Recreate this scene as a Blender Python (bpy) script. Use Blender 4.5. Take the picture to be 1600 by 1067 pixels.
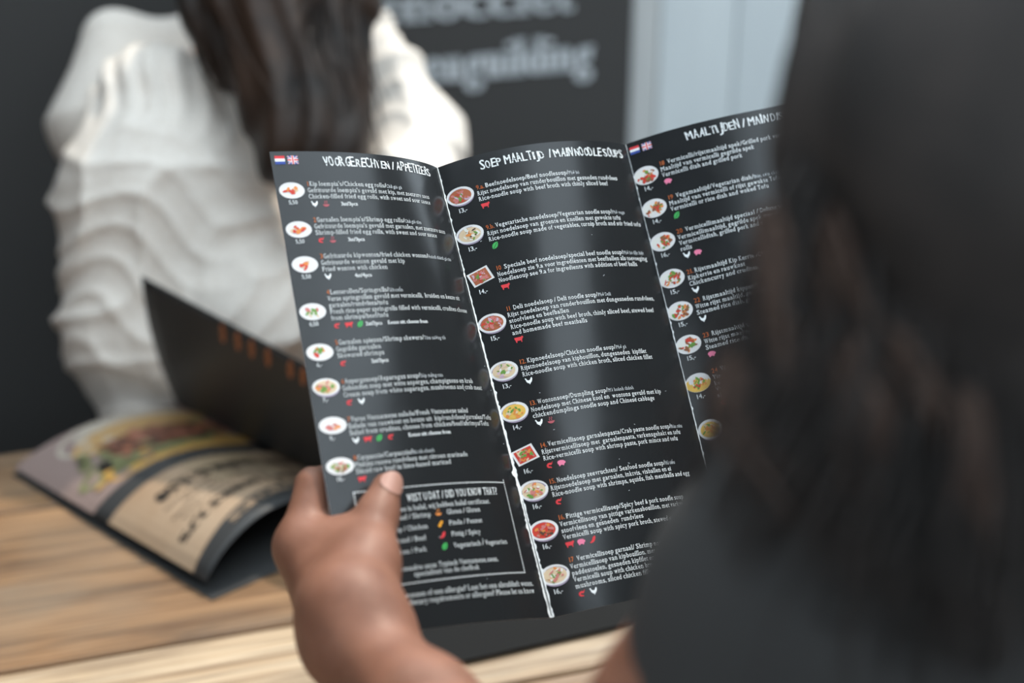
import bpy, math, random
import numpy as np
from mathutils import Vector, Matrix
# ------------------------------------------------------------------ camera, world, sun, exposure
sc = bpy.context.scene
for o in list(bpy.data.objects): bpy.data.objects.remove(o)
COL = sc.collection
cd = bpy.data.cameras.new('camera'); cam = bpy.data.objects.new('camera', cd); COL.objects.link(cam)
cam.location = (0, 0, 1.45); cam.rotation_euler = (math.radians(66), 0, 0)
cd.sensor_width = 36; cd.lens = 50; cd.clip_start = .05
cd.dof.use_dof = True; cd.dof.focus_distance = .895; cd.dof.aperture_fstop = 2.8
sc.camera = cam
W_ = bpy.data.worlds.new('world'); sc.world = W_; W_.use_nodes = True
bg = W_.node_tree.nodes['Background']; bg.inputs[0].default_value = (.80, .93, 1.03, 1); bg.inputs[1].default_value = 3.0
sl = bpy.data.lights.new('sun', 'SUN'); sun = bpy.data.objects.new('sun', sl); COL.objects.link(sun)
sl.energy = 3.0; sl.angle = math.radians(1.2); sl.color = (1, .90, .76)
sun.rotation_euler = Vector((-.25, -.50, -.82)).to_track_quat('-Z', 'Y').to_euler()
sun.location = (1.2, 2.4, 4)
vs = sc.view_settings; vs.view_transform = 'Standard'; vs.look = 'None'; vs.gamma = 1; vs.use_curve_mapping = False; vs.exposure = 0
R_ = random.Random(7); NR = np.random.default_rng(7)

# ------------------------------------------------------------------ helpers
def tag(o, label=None, cat=None, group=None, kind=None):
    if label: o['label'] = label
    if cat: o['category'] = cat
    if group: o['group'] = group
    if kind: o['kind'] = kind
    return o
def empty(name, loc=(0, 0, 0)):
    o = bpy.data.objects.new(name, None); COL.objects.link(o); o.location = loc; o.empty_display_size = .05
    return o
def obj(name, verts, faces, mat, parent=None, smooth=False, mi=None):
    me = bpy.data.meshes.new(name)
    me.from_pydata([tuple(map(float, v)) for v in verts], [], [tuple(map(int, f)) for f in faces])
    for m in (mat if isinstance(mat, (list, tuple)) else [mat]): me.materials.append(m)
    if mi is not None: me.polygons.foreach_set('material_index', np.asarray(mi, dtype=np.int32))
    if smooth: me.polygons.foreach_set('use_smooth', np.ones(len(me.polygons), dtype=bool))
    me.update()
    o = bpy.data.objects.new(name, me); COL.objects.link(o)
    if parent is not None:
        o.parent = parent
        if parent.type == 'EMPTY': o.matrix_parent_inverse = Matrix.Translation(parent.location).inverted()
    return o
def box(c, s, rot=None, bev=0.0):
    """bevelled box as verts, faces"""
    c = np.array(c, float); h = np.array(s, float) / 2
    V = []; F = []
    if bev <= 0:
        V = [(x, y, z) for x in (-h[0], h[0]) for y in (-h[1], h[1]) for z in (-h[2], h[2])]
        F = [(0, 1, 3, 2), (4, 6, 7, 5), (0, 4, 5, 1), (2, 3, 7, 6), (0, 2, 6, 4), (1, 5, 7, 3)]
    else:
        ring = []
        b = bev
        prof = [(-h[1] + b, -h[2]), (h[1] - b, -h[2]), (h[1], -h[2] + b), (h[1], h[2] - b), (h[1] - b, h[2]), (-h[1] + b, h[2]), (-h[1], h[2] - b), (-h[1], -h[2] + b)]
        for x in (-h[0], h[0]): V += [(x, y, z) for y, z in prof]
        n = 8
        F = [(i, (i + 1) % n, n + (i + 1) % n, n + i) for i in range(n)] + [tuple(range(n))[::-1], tuple(range(n, 2 * n))]
    V = np.array(V)
    if rot is not None: V = V @ np.array(rot).T
    return V + c, F
def rotz(a): return np.array([[math.cos(a), -math.sin(a), 0], [math.sin(a), math.cos(a), 0], [0, 0, 1]])
class MB:
    def __init__(s): s.v = []; s.f = []; s.m = []
    def add(s, V, F, mi=0):
        n = len(s.v); s.v += [tuple(map(float, v)) for v in V]; s.f += [tuple(n + i for i in f) for f in F]; s.m += [mi] * len(F)
    def build(s, name, mat, parent=None, smooth=False): return obj(name, s.v, s.f, mat, parent, smooth, s.m)

def pmat(name, col, rough=.5, spec=.5, ior=1.45, **k):
    m = bpy.data.materials.new(name); m.use_nodes = True
    b = m.node_tree.nodes['Principled BSDF']
    b.inputs['Base Color'].default_value = (*col, 1); b.inputs['Roughness'].default_value = rough
    b.inputs['Specular IOR Level'].default_value = spec; b.inputs['IOR'].default_value = ior
    for a, v in k.items(): b.inputs[a.replace('_', ' ')].default_value = v
    return m
def nodes(m): return m.node_tree.nodes, m.node_tree.links, m.node_tree.nodes['Principled BSDF']
def noisy(m, c1, c2, scale, stretch=(1, 1, 1), detail=4, bump=0, lo=.35, hi=.65, coord='Object'):
    N, L, b = nodes(m)
    tc = N.new('ShaderNodeTexCoord'); mp = N.new('ShaderNodeMapping'); mp.inputs['Scale'].default_value = stretch
    nz = N.new('ShaderNodeTexNoise'); nz.inputs['Scale'].default_value = scale; nz.inputs['Detail'].default_value = detail
    cr = N.new('ShaderNodeValToRGB'); cr.color_ramp.elements[0].color = (*c1, 1); cr.color_ramp.elements[1].color = (*c2, 1)
    cr.color_ramp.elements[0].position = lo; cr.color_ramp.elements[1].position = hi
    L.new(tc.outputs[coord], mp.inputs[0]); L.new(mp.outputs[0], nz.inputs[0]); L.new(nz.outputs[0], cr.inputs[0]); L.new(cr.outputs[0], b.inputs['Base Color'])
    if bump:
        bp = N.new('ShaderNodeBump'); bp.inputs['Strength'].default_value = bump; bp.inputs['Distance'].default_value = .002
        L.new(nz.outputs[0], bp.inputs['Height']); L.new(bp.outputs[0], b.inputs['Normal'])
    return m

# ---- signed-distance modelling (round cones and ellipsoids, smoothly joined) meshed with surface nets
def sd_cone(P, a, b, ra, rb):
    a = np.array(a, float); b = np.array(b, float); ba = b - a; pa = P - a
    t = np.clip((pa @ ba) / max(ba @ ba, 1e-9), 0, 1)
    return np.linalg.norm(pa - t[:, None] * ba, axis=1) - (ra + (rb - ra) * t)
def sd_ell(P, c, r, rot=None):
    q = P - np.array(c, float)
    if rot is not None: q = q @ rot
    r = np.array(r, float); k0 = np.linalg.norm(q / r, axis=1); k1 = np.linalg.norm(q / (r * r), axis=1)
    return k0 * (k0 - 1) / np.maximum(k1, 1e-9)
def smin(a, b, k):
    h = np.clip(.5 + .5 * (b - a) / k, 0, 1); return b + (a - b) * h - k * h * (1 - h)
def sd_chain(P, pts, k=.01):
    d = None
    for (a, ra), (b, rb) in zip(pts[:-1], pts[1:]):
        e = sd_cone(P, a, b, ra, rb); d = e if d is None else smin(d, e, k * .4)
    return d
def sdf_mesh(f, lo, hi, h, B=10):
    lo = np.array(lo, float); hi = np.array(hi, float)
    nb = np.ceil((hi - lo) / (h * B)).astype(int)
    g = np.stack(np.meshgrid(*[np.arange(n) for n in nb], indexing='ij'), -1).reshape(-1, 3)
    cen = lo + (g + .5) * h * B
    d = np.concatenate([f(c) for c in np.array_split(cen, max(1, len(cen) // 60000))])
    g = g[np.abs(d) < h * B * .5 * 1.8 + .012]
    n = B + 1
    loc = np.stack(np.meshgrid(*[np.arange(n)] * 3, indexing='ij'), -1)
    key_l, pos_l, edges = [], [], []
    N = (nb * B + 4).astype(np.int64)
    K = lambda I: (I[..., 0] * N[1] + I[..., 1]) * N[2] + I[..., 2]
    for chunk in np.array_split(g, max(1, len(g) // 60)):
        if len(chunk) == 0: continue
        idx = chunk[:, None, None, None, :] * B + loc[None]
        v = f((lo + idx.reshape(-1, 3) * h)).reshape(len(chunk), n, n, n)
        c = [v[:, i:n - 1 + i, j:n - 1 + j, k:n - 1 + k] for i in (0, 1) for j in (0, 1) for k in (0, 1)]
        s = np.stack([x < 0 for x in c], -1); act = s.any(-1) & ~s.all(-1)
        ci = np.argwhere(act)
        if len(ci):
            gi = chunk[ci[:, 0]] * B + ci[:, 1:]
            cv = np.stack(c, -1)[act]
            acc = np.zeros((len(ci), 3)); cnt = np.zeros(len(ci))
            corn = np.array([(i, j, k) for i in (0, 1) for j in (0, 1) for k in (0, 1)], float)
            for a in range(8):
                for b in range(a + 1, 8):
                    if np.abs(corn[a] - corn[b]).sum() != 1: continue
                    m = (cv[:, a] < 0) != (cv[:, b] < 0)
                    t = cv[m, a] / (cv[m, a] - cv[m, b])
                    acc[m] += corn[a] + (corn[b] - corn[a]) * t[:, None]; cnt[m] += 1
            key_l.append(K(gi)); pos_l.append(lo + (gi + acc / cnt[:, None]) * h)
        for ax in range(3):
            sl0 = [slice(None), slice(0, B), slice(0, B), slice(0, B)]; sl1 = list(sl0); sl1[1 + ax] = slice(1, B + 1)
            a = v[tuple(sl0)]; b = v[tuple(sl1)]
            m = np.argwhere((a < 0) != (b < 0))
            if len(m):
                gi = chunk[m[:, 0]] * B + m[:, 1:]
                edges.append(np.concatenate([gi, np.full((len(m), 1), ax), (a[tuple(m.T)] < 0)[:, None]], 1))
    key = np.concatenate(key_l); pos = np.concatenate(pos_l)
    o = np.argsort(key); key = key[o]; pos = pos[o]
    E = np.concatenate(edges); F = []
    for ax in range(3):
        e = E[E[:, 3] == ax]; u = np.zeros(3, int); w = np.zeros(3, int); u[(ax + 1) % 3] = 1; w[(ax + 2) % 3] = 1
        q = np.stack([K(e[:, :3] - u - w), K(e[:, :3] - w), K(e[:, :3]), K(e[:, :3] - u)], 1)
        ix = np.clip(np.searchsorted(key, q), 0, len(key) - 1); ok = (key[ix] == q).all(1)
        ix = ix[ok]; fl = e[ok, 4] == 0
        ix[fl] = ix[fl][:, ::-1]
        F.append(ix)
    return pos, np.concatenate(F)

# ---- lettering: glyph outlines of the built-in face, given slab serifs, laid on any surface map
_fc = bpy.data.curves.new('glyphs', 'FONT'); _fc.size = 1; _fc.resolution_u = 2
_fo = bpy.data.objects.new('glyphs', _fc); COL.objects.link(_fo)
GL = {}
CW = dict(zip("abcdefghijklmnopqrstuvwxyz", [.55, .57, .52, .58, .53, .36, .56, .6, .3, .29, .57, .3, .9, .61, .56, .58, .56, .42, .5, .35, .6, .52, .77, .53, .52, .5]))
CW.update({' ': .25, ',': .2, '.': .2, ':': .22, '-': .34, "'": .17, '?': .47, '/': .4, '1': .42, 'M': .87, 'W': .88, 'I': .32, 'J': .5, 'é': .53, 'à': .55, 'ò': .56, 'ó': .56})
def cw(ch): return CW.get(ch, .64 if ch.isupper() else .56)
def glyph(ch, slab):
    if (ch, slab) in GL: return GL[ch, slab]
    _fc.body = ch; bpy.context.view_layer.update()
    ev = _fo.evaluated_get(bpy.context.evaluated_depsgraph_get()); m = ev.to_mesh()
    V = np.array([v.co[:2] for v in m.vertices]).reshape(-1, 2); F = [tuple(p.vertices) for p in m.polygons]
    if slab and ch in "hmnrilkpqbdfjuxyvwRKPHMNIDBAVWFLTdE7":
        cnt = {}
        for p in F:
            for i in range(len(p)):
                e = tuple(sorted((p[i], p[i - 1]))); cnt[e] = cnt.get(e, 0) + 1
        add = []
        for (a, b), c in cnt.items():
            if c != 1: continue
            A, Bv = V[a], V[b]
            if abs(A[1] - Bv[1]) < .004 and .05 < abs(A[0] - Bv[0]) < .16:
                y = A[1]; x0, x1 = sorted((A[0], Bv[0]))
                for yy, sgn in ((0, 1), (.449, -1), (.682, -1), (-.23, 1)):
                    if abs(y - yy) < .012: add.append((x0 - .055, x1 + .055, y, y + sgn * .062))
        n = len(V)
        for x0, x1, y0, y1 in add:
            V = np.concatenate([V, [(x0, y0), (x1, y0), (x1, y1), (x0, y1)]]); F.append((n, n + 1, n + 2, n + 3)); n += 4
    ev.to_mesh_clear()
    if len(V): V = V.copy()
    GL[ch, slab] = (V, F); return GL[ch, slab]
def text2d(t, x, y, size, k, slab=True, bold=0.0, jit=0.0, narrow=1.0, natural=False):
    """list of (V 2d, faces); x to the right, y DOWN, baseline at y; k mm per em of advance"""
    out = []
    for ch in t:
        a = cw(ch) * k
        if ch != ' ':
            V, F = glyph(ch, slab)
            if len(V):
                x0, x1 = V[:, 0].min(), V[:, 0].max(); w = max(x1 - x0, .08)
                sx = min(a * .82 / w, size * 1.3)
                if ch in "1,.:'-il": sx = min(sx, size * .95)
                r = R_.uniform(-jit, jit)
                U = V - np.array([(x0 + x1) / 2, 0]); U = U * np.array([sx, size])
                U = np.stack([U[:, 0] + r * U[:, 1], U[:, 1] * (1 + R_.uniform(-jit, jit))], 1)
                for b in ((0,) if bold == 0 else (-bold, 0, bold)):
                    out.append((np.stack([x + a / 2 + U[:, 0] + b, y - U[:, 1]], 1), F))
        x += a
    return out, x
# ------------------------------------------------------------------ materials of the menus
M_print = pmat('black_laminate', (.016, .017, .018), .2, .5, 1.5)
_N, _L, _b = nodes(M_print)
_nz = _N.new('ShaderNodeTexNoise'); _nz.inputs['Scale'].default_value = 28; _nz.inputs['Detail'].default_value = 3
_bp = _N.new('ShaderNodeBump'); _bp.inputs['Strength'].default_value = .04; _bp.inputs['Distance'].default_value = .004
_tc = _N.new('ShaderNodeTexCoord'); _L.new(_tc.outputs['Object'], _nz.inputs[0]); _L.new(_nz.outputs[0], _bp.inputs['Height']); _L.new(_bp.outputs[0], _b.inputs['Normal'])
_n2 = _N.new('ShaderNodeTexNoise'); _n2.inputs['Scale'].default_value = 60; _n2.inputs['Detail'].default_value = 6
_mr = _N.new('ShaderNodeMapRange'); _mr.inputs[1].default_value = .3; _mr.inputs[2].default_value = .8; _mr.inputs[3].default_value = .19; _mr.inputs[4].default_value = .245
_L.new(_tc.outputs['Object'], _n2.inputs[0]); _L.new(_n2.outputs[0], _mr.inputs[0]); _L.new(_mr.outputs[0], _b.inputs['Roughness'])
M_core = pmat('paper_core', (.86, .87, .86), .8)
M_ink = pmat('white_ink', (.88, .90, .90), .45, .3)
M_inkdim = pmat('pale_ink', (.60, .63, .65), .5, .3)
M_orange = pmat('orange_ink', (.75, .20, .05), .45, .3)
M_red = pmat('red_ink', (.72, .05, .06), .45, .3)
M_pink = pmat('pink_ink', (.85, .22, .36), .45, .3)
M_green = pmat('green_ink', (.06, .42, .10), .45, .3)
M_amber = pmat('amber_ink', (.80, .35, .03), .45, .3)
M_rose = pmat('dim_rose_ink', (.45, .10, .12), .45, .3)
M_blue = pmat('blue_ink', (.04, .08, .34), .45, .3)
M_plate = pmat('plate_white', (.78, .76, .75), .4, .4)
M_rim = pmat('bowl_lilac', (.33, .27, .36), .4, .4)
FOOD = {n: pmat('food_' + n, c, .4, .4) for n, c in dict(broth=(.42, .12, .05), red=(.62, .05, .03), orange=(.75, .26, .06), cream=(.72, .55, .36), pinkmeat=(.60, .20, .18),
        green=(.14, .30, .05), dark=(.10, .05, .03), onion=(.60, .42, .50), yellow=(.80, .50, .10), white=(.80, .78, .72), brown=(.28, .10, .04)).items()}
FN = list(FOOD)

# ------------------------------------------------------------------ the hand-held menu: three panels of 140 x 297 mm, each gently bowed
WP, HP = .14, .297
O_ = np.array([-.048584, .888846, 1.177669]); D_ = np.array([.241975, -.631265, -.736853]); E1 = np.array([.970282, .157429, .183761]); E2 = np.array([0, -.759421, .650599])
BOW = np.array([-0.6098, 1.2982, -0.2496, 0.0524, -0.2468, -1.0707, 0.2523, 0.1426, 0.0154, -0.4318, 0.5449, -0.081, -0.6902, 0.2672, -0.5072, 0.0625, -0.4769, -0.5384, 0.3193, 0.3114, 0.0201, 0.037, 0.3225, -0.0115, -0.0717, -0.2043, -0.6984, 0.0885, 0.0266, 0.0715, -0.0969, 0.1673, 0.2363, 0.0184, -0.2244, -0.5605, 0.0637, -0.2505, -0.5714, -0.1197, 0.381, 0.4671, 0.7772, 0.4647, 0.2128, 0.4011, -0.1277, -0.4644, -0.2824, 0.2195, 0.4823])
def _section(p, n=60):
    a = np.array(p).reshape(3, 4); x = (np.arange(n) + .5) / n - .5
    def run(c, st, sg):
        th = c[0] + c[1] * x + c[2] * (x ** 2 - 1 / 12) + c[3] * (x ** 3 - .15 * x)
        return st + sg * np.concatenate([[[0, 0]], np.cumsum(np.stack([np.cos(th), np.sin(th)], -1) * WP / n, 0)])
    s1 = run(a[0], np.zeros(2), -1)[::-1]; s2 = run(a[1], np.zeros(2), 1); s3 = run(a[2], s2[-1], 1)
    return np.concatenate([s1, s2[1:], s3[1:]])
_ST, _SB = _section(BOW[:12]), _section(BOW[12:24]); _SG = np.linspace(0, 3 * WP, len(_ST)); _BC = BOW[24:].reshape(3, 3, 3)
def sheet(s, v):
    s = np.asarray(s, float); v = np.asarray(v, float); q = v / HP
    x = (1 - q) * np.interp(s, _SG, _ST[:, 0]) + q * np.interp(s, _SG, _SB[:, 0]); y = (1 - q) * np.interp(s, _SG, _ST[:, 1]) + q * np.interp(s, _SG, _SB[:, 1])
    t = np.clip(1 - s / WP, 0, 1); bs = [3 * t * (1 - t) ** 2, 3 * t * t * (1 - t), t ** 3]; bv = [(1 - q) ** 2, 2 * q * (1 - q), q * q]
    P = O_ + x[:, None] * E1 + y[:, None] * E2 + v[:, None] * D_
    for i in range(3):
        for j in range(3): P = P + (bs[i] * bv[j])[:, None] * _BC[i, j] * .01
    return P
def sheet_n(s, v):
    e = 4e-4; n = np.cross(sheet(s, v + e) - sheet(s, v - e), sheet(s + e, v) - sheet(s - e, v))
    n /= np.linalg.norm(n, axis=1)[:, None]; n[n[:, 1] > 0] *= -1
    return n
def on_panel(k, UV, lift=.25):
    """mm on panel k (0..2) -> world, lifted by lift mm towards the reader"""
    UV = np.asarray(UV, float); s = k * WP + np.clip(UV[:, 0], .1, 139.9) / 1000; v = UV[:, 1] / 1000
    return sheet(s, v) + sheet_n(s, v) * lift / 1000
def layers_to(mb, k, items, mi, lift=.25):
    for V, F in items: mb.add(on_panel(k, V, lift), F, mi)
held = empty('folding_menu', (.02, .80, .95))
tag(held, 'black three-panel menu held open, printed with soups and dishes', 'menu')
PANELS = []
for k in range(3):
    nu, nv = 44, 30
    su = k * WP + np.linspace(0, WP, nu + 1); sv = np.linspace(0, HP, nv + 1)
    if k: su[0] += 2e-4
    S, Vv = np.meshgrid(su, sv, indexing='ij'); S, Vv = S.ravel(), Vv.ravel()
    P = sheet(S, Vv); n = sheet_n(np.clip(S, k * WP + 1e-3, (k + 1) * WP - 1e-3), Vv); Q = P - n * .00045
    id_ = lambda i, j: i * (nv + 1) + j; T = len(P); F = []; mi = []
    for i in range(nu):
        for j in range(nv):
            F.append((id_(i, j), id_(i, j + 1), id_(i + 1, j + 1), id_(i + 1, j))); mi.append(0)
            F.append((T + id_(i, j), T + id_(i + 1, j), T + id_(i + 1, j + 1), T + id_(i, j + 1))); mi.append(0)
    rim = [id_(i, 0) for i in range(nu + 1)] + [id_(nu, j) for j in range(1, nv + 1)] + [id_(i, nv) for i in range(nu - 1, -1, -1)] + [id_(0, j) for j in range(nv - 1, 0, -1)]
    m = len(rim)
    for i in range(m): F.append((2 * T + i, 2 * T + (i + 1) % m, 2 * T + m + (i + 1) % m, 2 * T + m + i)); mi.append(1)
    p = obj('panel', np.concatenate([P, Q, P[rim], Q[rim]]), F, [M_print, M_core], held, True, mi)
    PANELS.append(p)
PANELS[0]['label'] = 'left panel with appetizers'; PANELS[1]['label'] = 'middle panel with noodle soups'; PANELS[2]['label'] = 'right panel with main dishes'

def ell(cx, cy, rx, ry, n=28, rot=0):
    a = np.linspace(0, 2 * math.pi, n, endpoint=False); x, y = rx * np.cos(a), ry * np.sin(a)
    return np.stack([cx + x * math.cos(rot) - y * math.sin(rot), cy + x * math.sin(rot) + y * math.cos(rot)], 1), [tuple(range(n))]
PAL = {'fried': ['orange', 'cream', 'orange', 'red'], 'roll': ['white', 'cream', 'pinkmeat', 'green'], 'shrimp': ['orange', 'orange', 'red', 'green'], 'soup': ['cream', 'orange', 'pinkmeat', 'green'],
       'salad': ['red', 'orange', 'white', 'pinkmeat'], 'raw': ['pinkmeat', 'brown', 'cream', 'green'], 'beef': ['broth', 'red', 'pinkmeat', 'onion', 'green', 'pinkmeat'], 'veg': ['cream', 'dark', 'green', 'cream', 'orange', 'white'],
       'chick': ['cream', 'onion', 'white', 'green', 'cream'], 'wonton': ['yellow', 'cream', 'green', 'yellow', 'orange'], 'crab': ['red', 'orange', 'pinkmeat', 'cream', 'green'], 'sea': ['cream', 'orange', 'white', 'green', 'pinkmeat'],
       'spicy': ['red', 'broth', 'orange', 'dark', 'pinkmeat'], 'plate': ['brown', 'brown', 'orange', 'green', 'white', 'red'], 'pancake': ['yellow', 'yellow', 'orange', 'red', 'green']}
def dish(k, cx, cy, kind, square=False, rx=9.2, ry=6.2):
    mb = MB(); mats = [M_plate, M_rim] + [FOOD[f] for f in FN]; bowl = kind in ('beef', 'veg', 'chick', 'wonton', 'sea', 'spicy', 'soup', 'crab')
    if square:
        qd = lambda g: (np.array([[cx - 8.6 * g, cy - 3.2 * g], [cx + 5.6 * g, cy - 6.4 * g], [cx + 8.8 * g, cy + 3.0 * g], [cx - 5.4 * g, cy + 6.2 * g]]), [(0, 1, 2, 3)])
        layers_to(mb, k, [qd(1.0)], 0, .2); layers_to(mb, k, [qd(.8)], 2 + FN.index(PAL[kind][0]), .23); sx, sy = 5.0, 3.4
    else:
        if bowl: layers_to(mb, k, [ell(cx + .3, cy + 1.1, rx * .93, ry * .97)], 1, .17)
        layers_to(mb, k, [ell(cx, cy, rx, ry)], 0, .2)
        base = .80 if bowl else .0
        sx, sy = rx * (.64 if bowl else .60), ry * (.62 if bowl else .56)
        if bowl: layers_to(mb, k, [ell(cx, cy + .2, rx * base, ry * (base - .02))], 2 + FN.index(PAL[kind][0]), .23)
        if kind == 'plate':
            layers_to(mb, k, [ell(cx - 3.0, cy - .4, 4.6, 3.6)], 2 + FN.index('white'), .24); sx, sy = rx * .70, ry * .68
        if kind == 'pancake':
            a = np.linspace(.1, 3.4, 14); o = np.stack([cx + 8.6 * np.cos(a), cy + 6.0 * np.sin(a)], 1); i = np.stack([cx + .5 + 6.6 * np.cos(a[::-1]), cy - 1.6 + 4.4 * np.sin(a[::-1])], 1)
            n = 14; V = np.concatenate([o, i[::-1]]); layers_to(mb, k, [(V, [(j, j + 1, n + j + 1, n + j) for j in range(n - 1)])], 2 + FN.index('yellow'), .26)
    nb = 34 if bowl or square else 40 if kind == 'plate' else 26
    few = kind in ('fried', 'shrimp', 'roll', 'salad')
    if few: nb = 10
    for i in range(nb):
        a = R_.uniform(0, 6.28); r = math.sqrt(R_.random()) * (.8 if few else 1)
        x = cx + sx * r * math.cos(a); y = cy + .2 + sy * r * math.sin(a)
        if kind == 'plate' and x < cx - .5 and y < cy + 1.2: x += 4.6
        c = PAL[kind][i % len(PAL[kind])] if i < nb - 3 else PAL[kind][-1]
        n = 7; L = R_.uniform(.7, 2.2) * (1.3 if few else 1); wd = R_.uniform(.4, 1.1) * (1.35 if few else 1); V, F = ell(x, y, L, wd, n, R_.uniform(-1.2, 1.2))
        V = V + NR.uniform(-.18, .18, V.shape)
        layers_to(mb, k, [(V, F)], 2 + FN.index(c), .26 + .006 * i)
    return mb.build('dish_picture', mats, PANELS[k])

# little pictograms, mm, y down, about 5 x 4
ICON = {
 'hen': (M_ink, [(-2.4, -1.6), (-2.0, -2.1), (-1.5, -1.9), (-1.1, -.9), (-.2, -.4), (.8, -.6), (1.6, -1.9), (2.3, -2.1), (2.4, -1.0), (1.9, .3), (1.0, 1.3), (.5, 1.5), (.5, 2.1), (-.1, 2.1), (0, 1.5), (-.9, 1.2), (-1.7, .3), (-1.9, -.9)]),
 'cow': (M_red, [(-2.7, -1.2), (-2.2, -1.5), (2.0, -1.5), (2.3, -2.0), (3.0, -1.7), (3.2, -.9), (2.6, -.5), (2.2, .3), (2.0, .6), (1.9, 1.9), (1.4, 1.9), (1.3, .8), (-1.2, .8), (-1.4, 1.9), (-1.9, 1.9), (-2.1, .6), (-2.5, -.2)]),
 'pig': (M_pink, [(-2.6, -.6), (-1.9, -1.5), (-.5, -1.8), (1.2, -1.6), (2.0, -1.1), (2.7, -.5), (2.6, .3), (1.9, .6), (1.5, 1.2), (1.3, 1.8), (.7, 1.8), (.5, 1.3), (-1.0, 1.3), (-1.2, 1.8), (-1.8, 1.8), (-2.0, .9), (-2.5, .3)]),
 'leaf': (M_green, [(-1.9, 2.0), (-2.1, .6), (-1.6, -.8), (-.4, -1.8), (1.0, -2.2), (2.0, -2.1), (2.0, -.6), (1.4, .9), (.2, 1.9), (-1.1, 2.1)]),
 'shrimp': (M_red, [(2.2, -2.2), (1.2, -1.2), (.2, -1.5), (-1.2, -1.2), (-2.1, -.2), (-2.0, 1.0), (-1.0, 1.7), (0, 1.6), (.6, 2.0), (1.0, 1.4), (.2, .9), (-.7, .7), (-.9, .1), (-.3, -.3), (.8, 0), (1.6, -.6)]),
 'chili': (M_red, [(1.7, -2.2), (2.2, -1.7), (2.0, -.6), (1.2, .8), (-.2, 1.8), (-1.9, 2.0), (-2.3, 1.5), (-1.2, .9), (-.3, -.1), (.2, -1.3), (1.0, -1.7)]),
 'peanut': (M_amber, [(1.0, -2.0), (1.9, -1.8), (2.0, -.8), (1.2, 0), (.6, .6), (.2, 1.6), (-.8, 2.1), (-1.8, 1.7), (-1.9, .7), (-1.1, 0), (-.4, -.6), (0, -1.5)]),
}
def icon(k, kind, x, y, sc_=1.0, mat=None):
    mb = MB()
    if kind == 'gluten':
        m = [mat or M_rose]
        a = np.linspace(0, math.pi, 9); V = np.stack([2.3 * np.cos(a), .4 + 1.6 * np.sin(a)], 1) * sc_ + [x, y]; layers_to(mb, k, [(V, [tuple(range(9))])], 0)
        for dx in (-.8, .5):
            V = np.array([(dx, .1), (dx - .4, -.8), (dx + .3, -1.3), (dx, -2.2), (dx + .4, -2.2), (dx + .75, -1.3), (dx, -.8), (dx + .4, .1)]) * sc_ + [x, y]
            layers_to(mb, k, [(V, [(0, 1, 6, 7), (1, 2, 5, 6), (2, 3, 4, 5)])], 0)
        nm = 'gluten_icon'
    else:
        m, pts = ICON[kind]; m = [mat or m]
        layers_to(mb, k, [(np.array(pts) * sc_ + [x, y], [tuple(range(len(pts)))])], 0); nm = kind + '_icon'
        if kind == 'leaf': layers_to(mb, k, [(np.array([(-1.6, 1.9), (1.3, -1.6), (1.5, -1.4), (-1.3, 2.0)]) * sc_ + [x, y], [(0, 1, 2, 3)])], 1, .3); m.append(M_print)
    return mb.build(nm, m, PANELS[k])
LP, FS = 4.0, 4.25
def words(name, k, runs, mats):
    mb = MB()
    for t, x, y, size, kk, mi, bold in runs:
        it, _ = text2d(t, x, y, size, kk, True, bold); layers_to(mb, k, it, mi)
    return mb.build(name, mats, PANELS[k])
def twidth(t, kk): return sum(cw(c) for c in t) * kk
def item(k, x, v, num, head, small, lines, icons, price, dv, kind, kem, extra=(), square=False, ds=None):
    bw_ = .03 if k == 0 else 0
    runs = [(num, x + .2, v, FS, kem, 1, .03)]
    xh = x + twidth(num, kem) + (.4 if k == 0 else .9)
    runs.append((head, xh, v, FS, kem, 0, bw_)); xs = xh + twidth(head, kem)
    if small: runs.append((small, xs, v, FS * .76, kem * .72, 2, 0))
    for i, t in enumerate(lines): runs.append((t, x, v + LP * (i + 1) + .1, FS, kem, 0, bw_))
    y = v + LP * len(lines) + 3.6
    for e, ex in extra: runs.append((e, ex, y + 1.2, FS * .8, kem * .8, 0, .12))
    words('item_text', k, runs, [M_ink, M_orange, M_inkdim])
    for i, ic in enumerate(icons): icon(k, ic, x + 3.2 + i * 7.6, y, 1.0 if k else .92)
    if price: words('price', k, [(price, ds - 3.6, dv + (8.8 if k == 0 else 11.3 if k == 1 else 10.3), FS * (.88 if k == 0 else 1.0), kem * (.92 if k == 0 else 1.1), 0, .06)], [M_ink])
    dish(k, ds, dv, kind, square, *((8.9, 5.2) if k == 0 else (9.3, 6.1) if k == 1 else (8.6, 6.2)))

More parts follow.
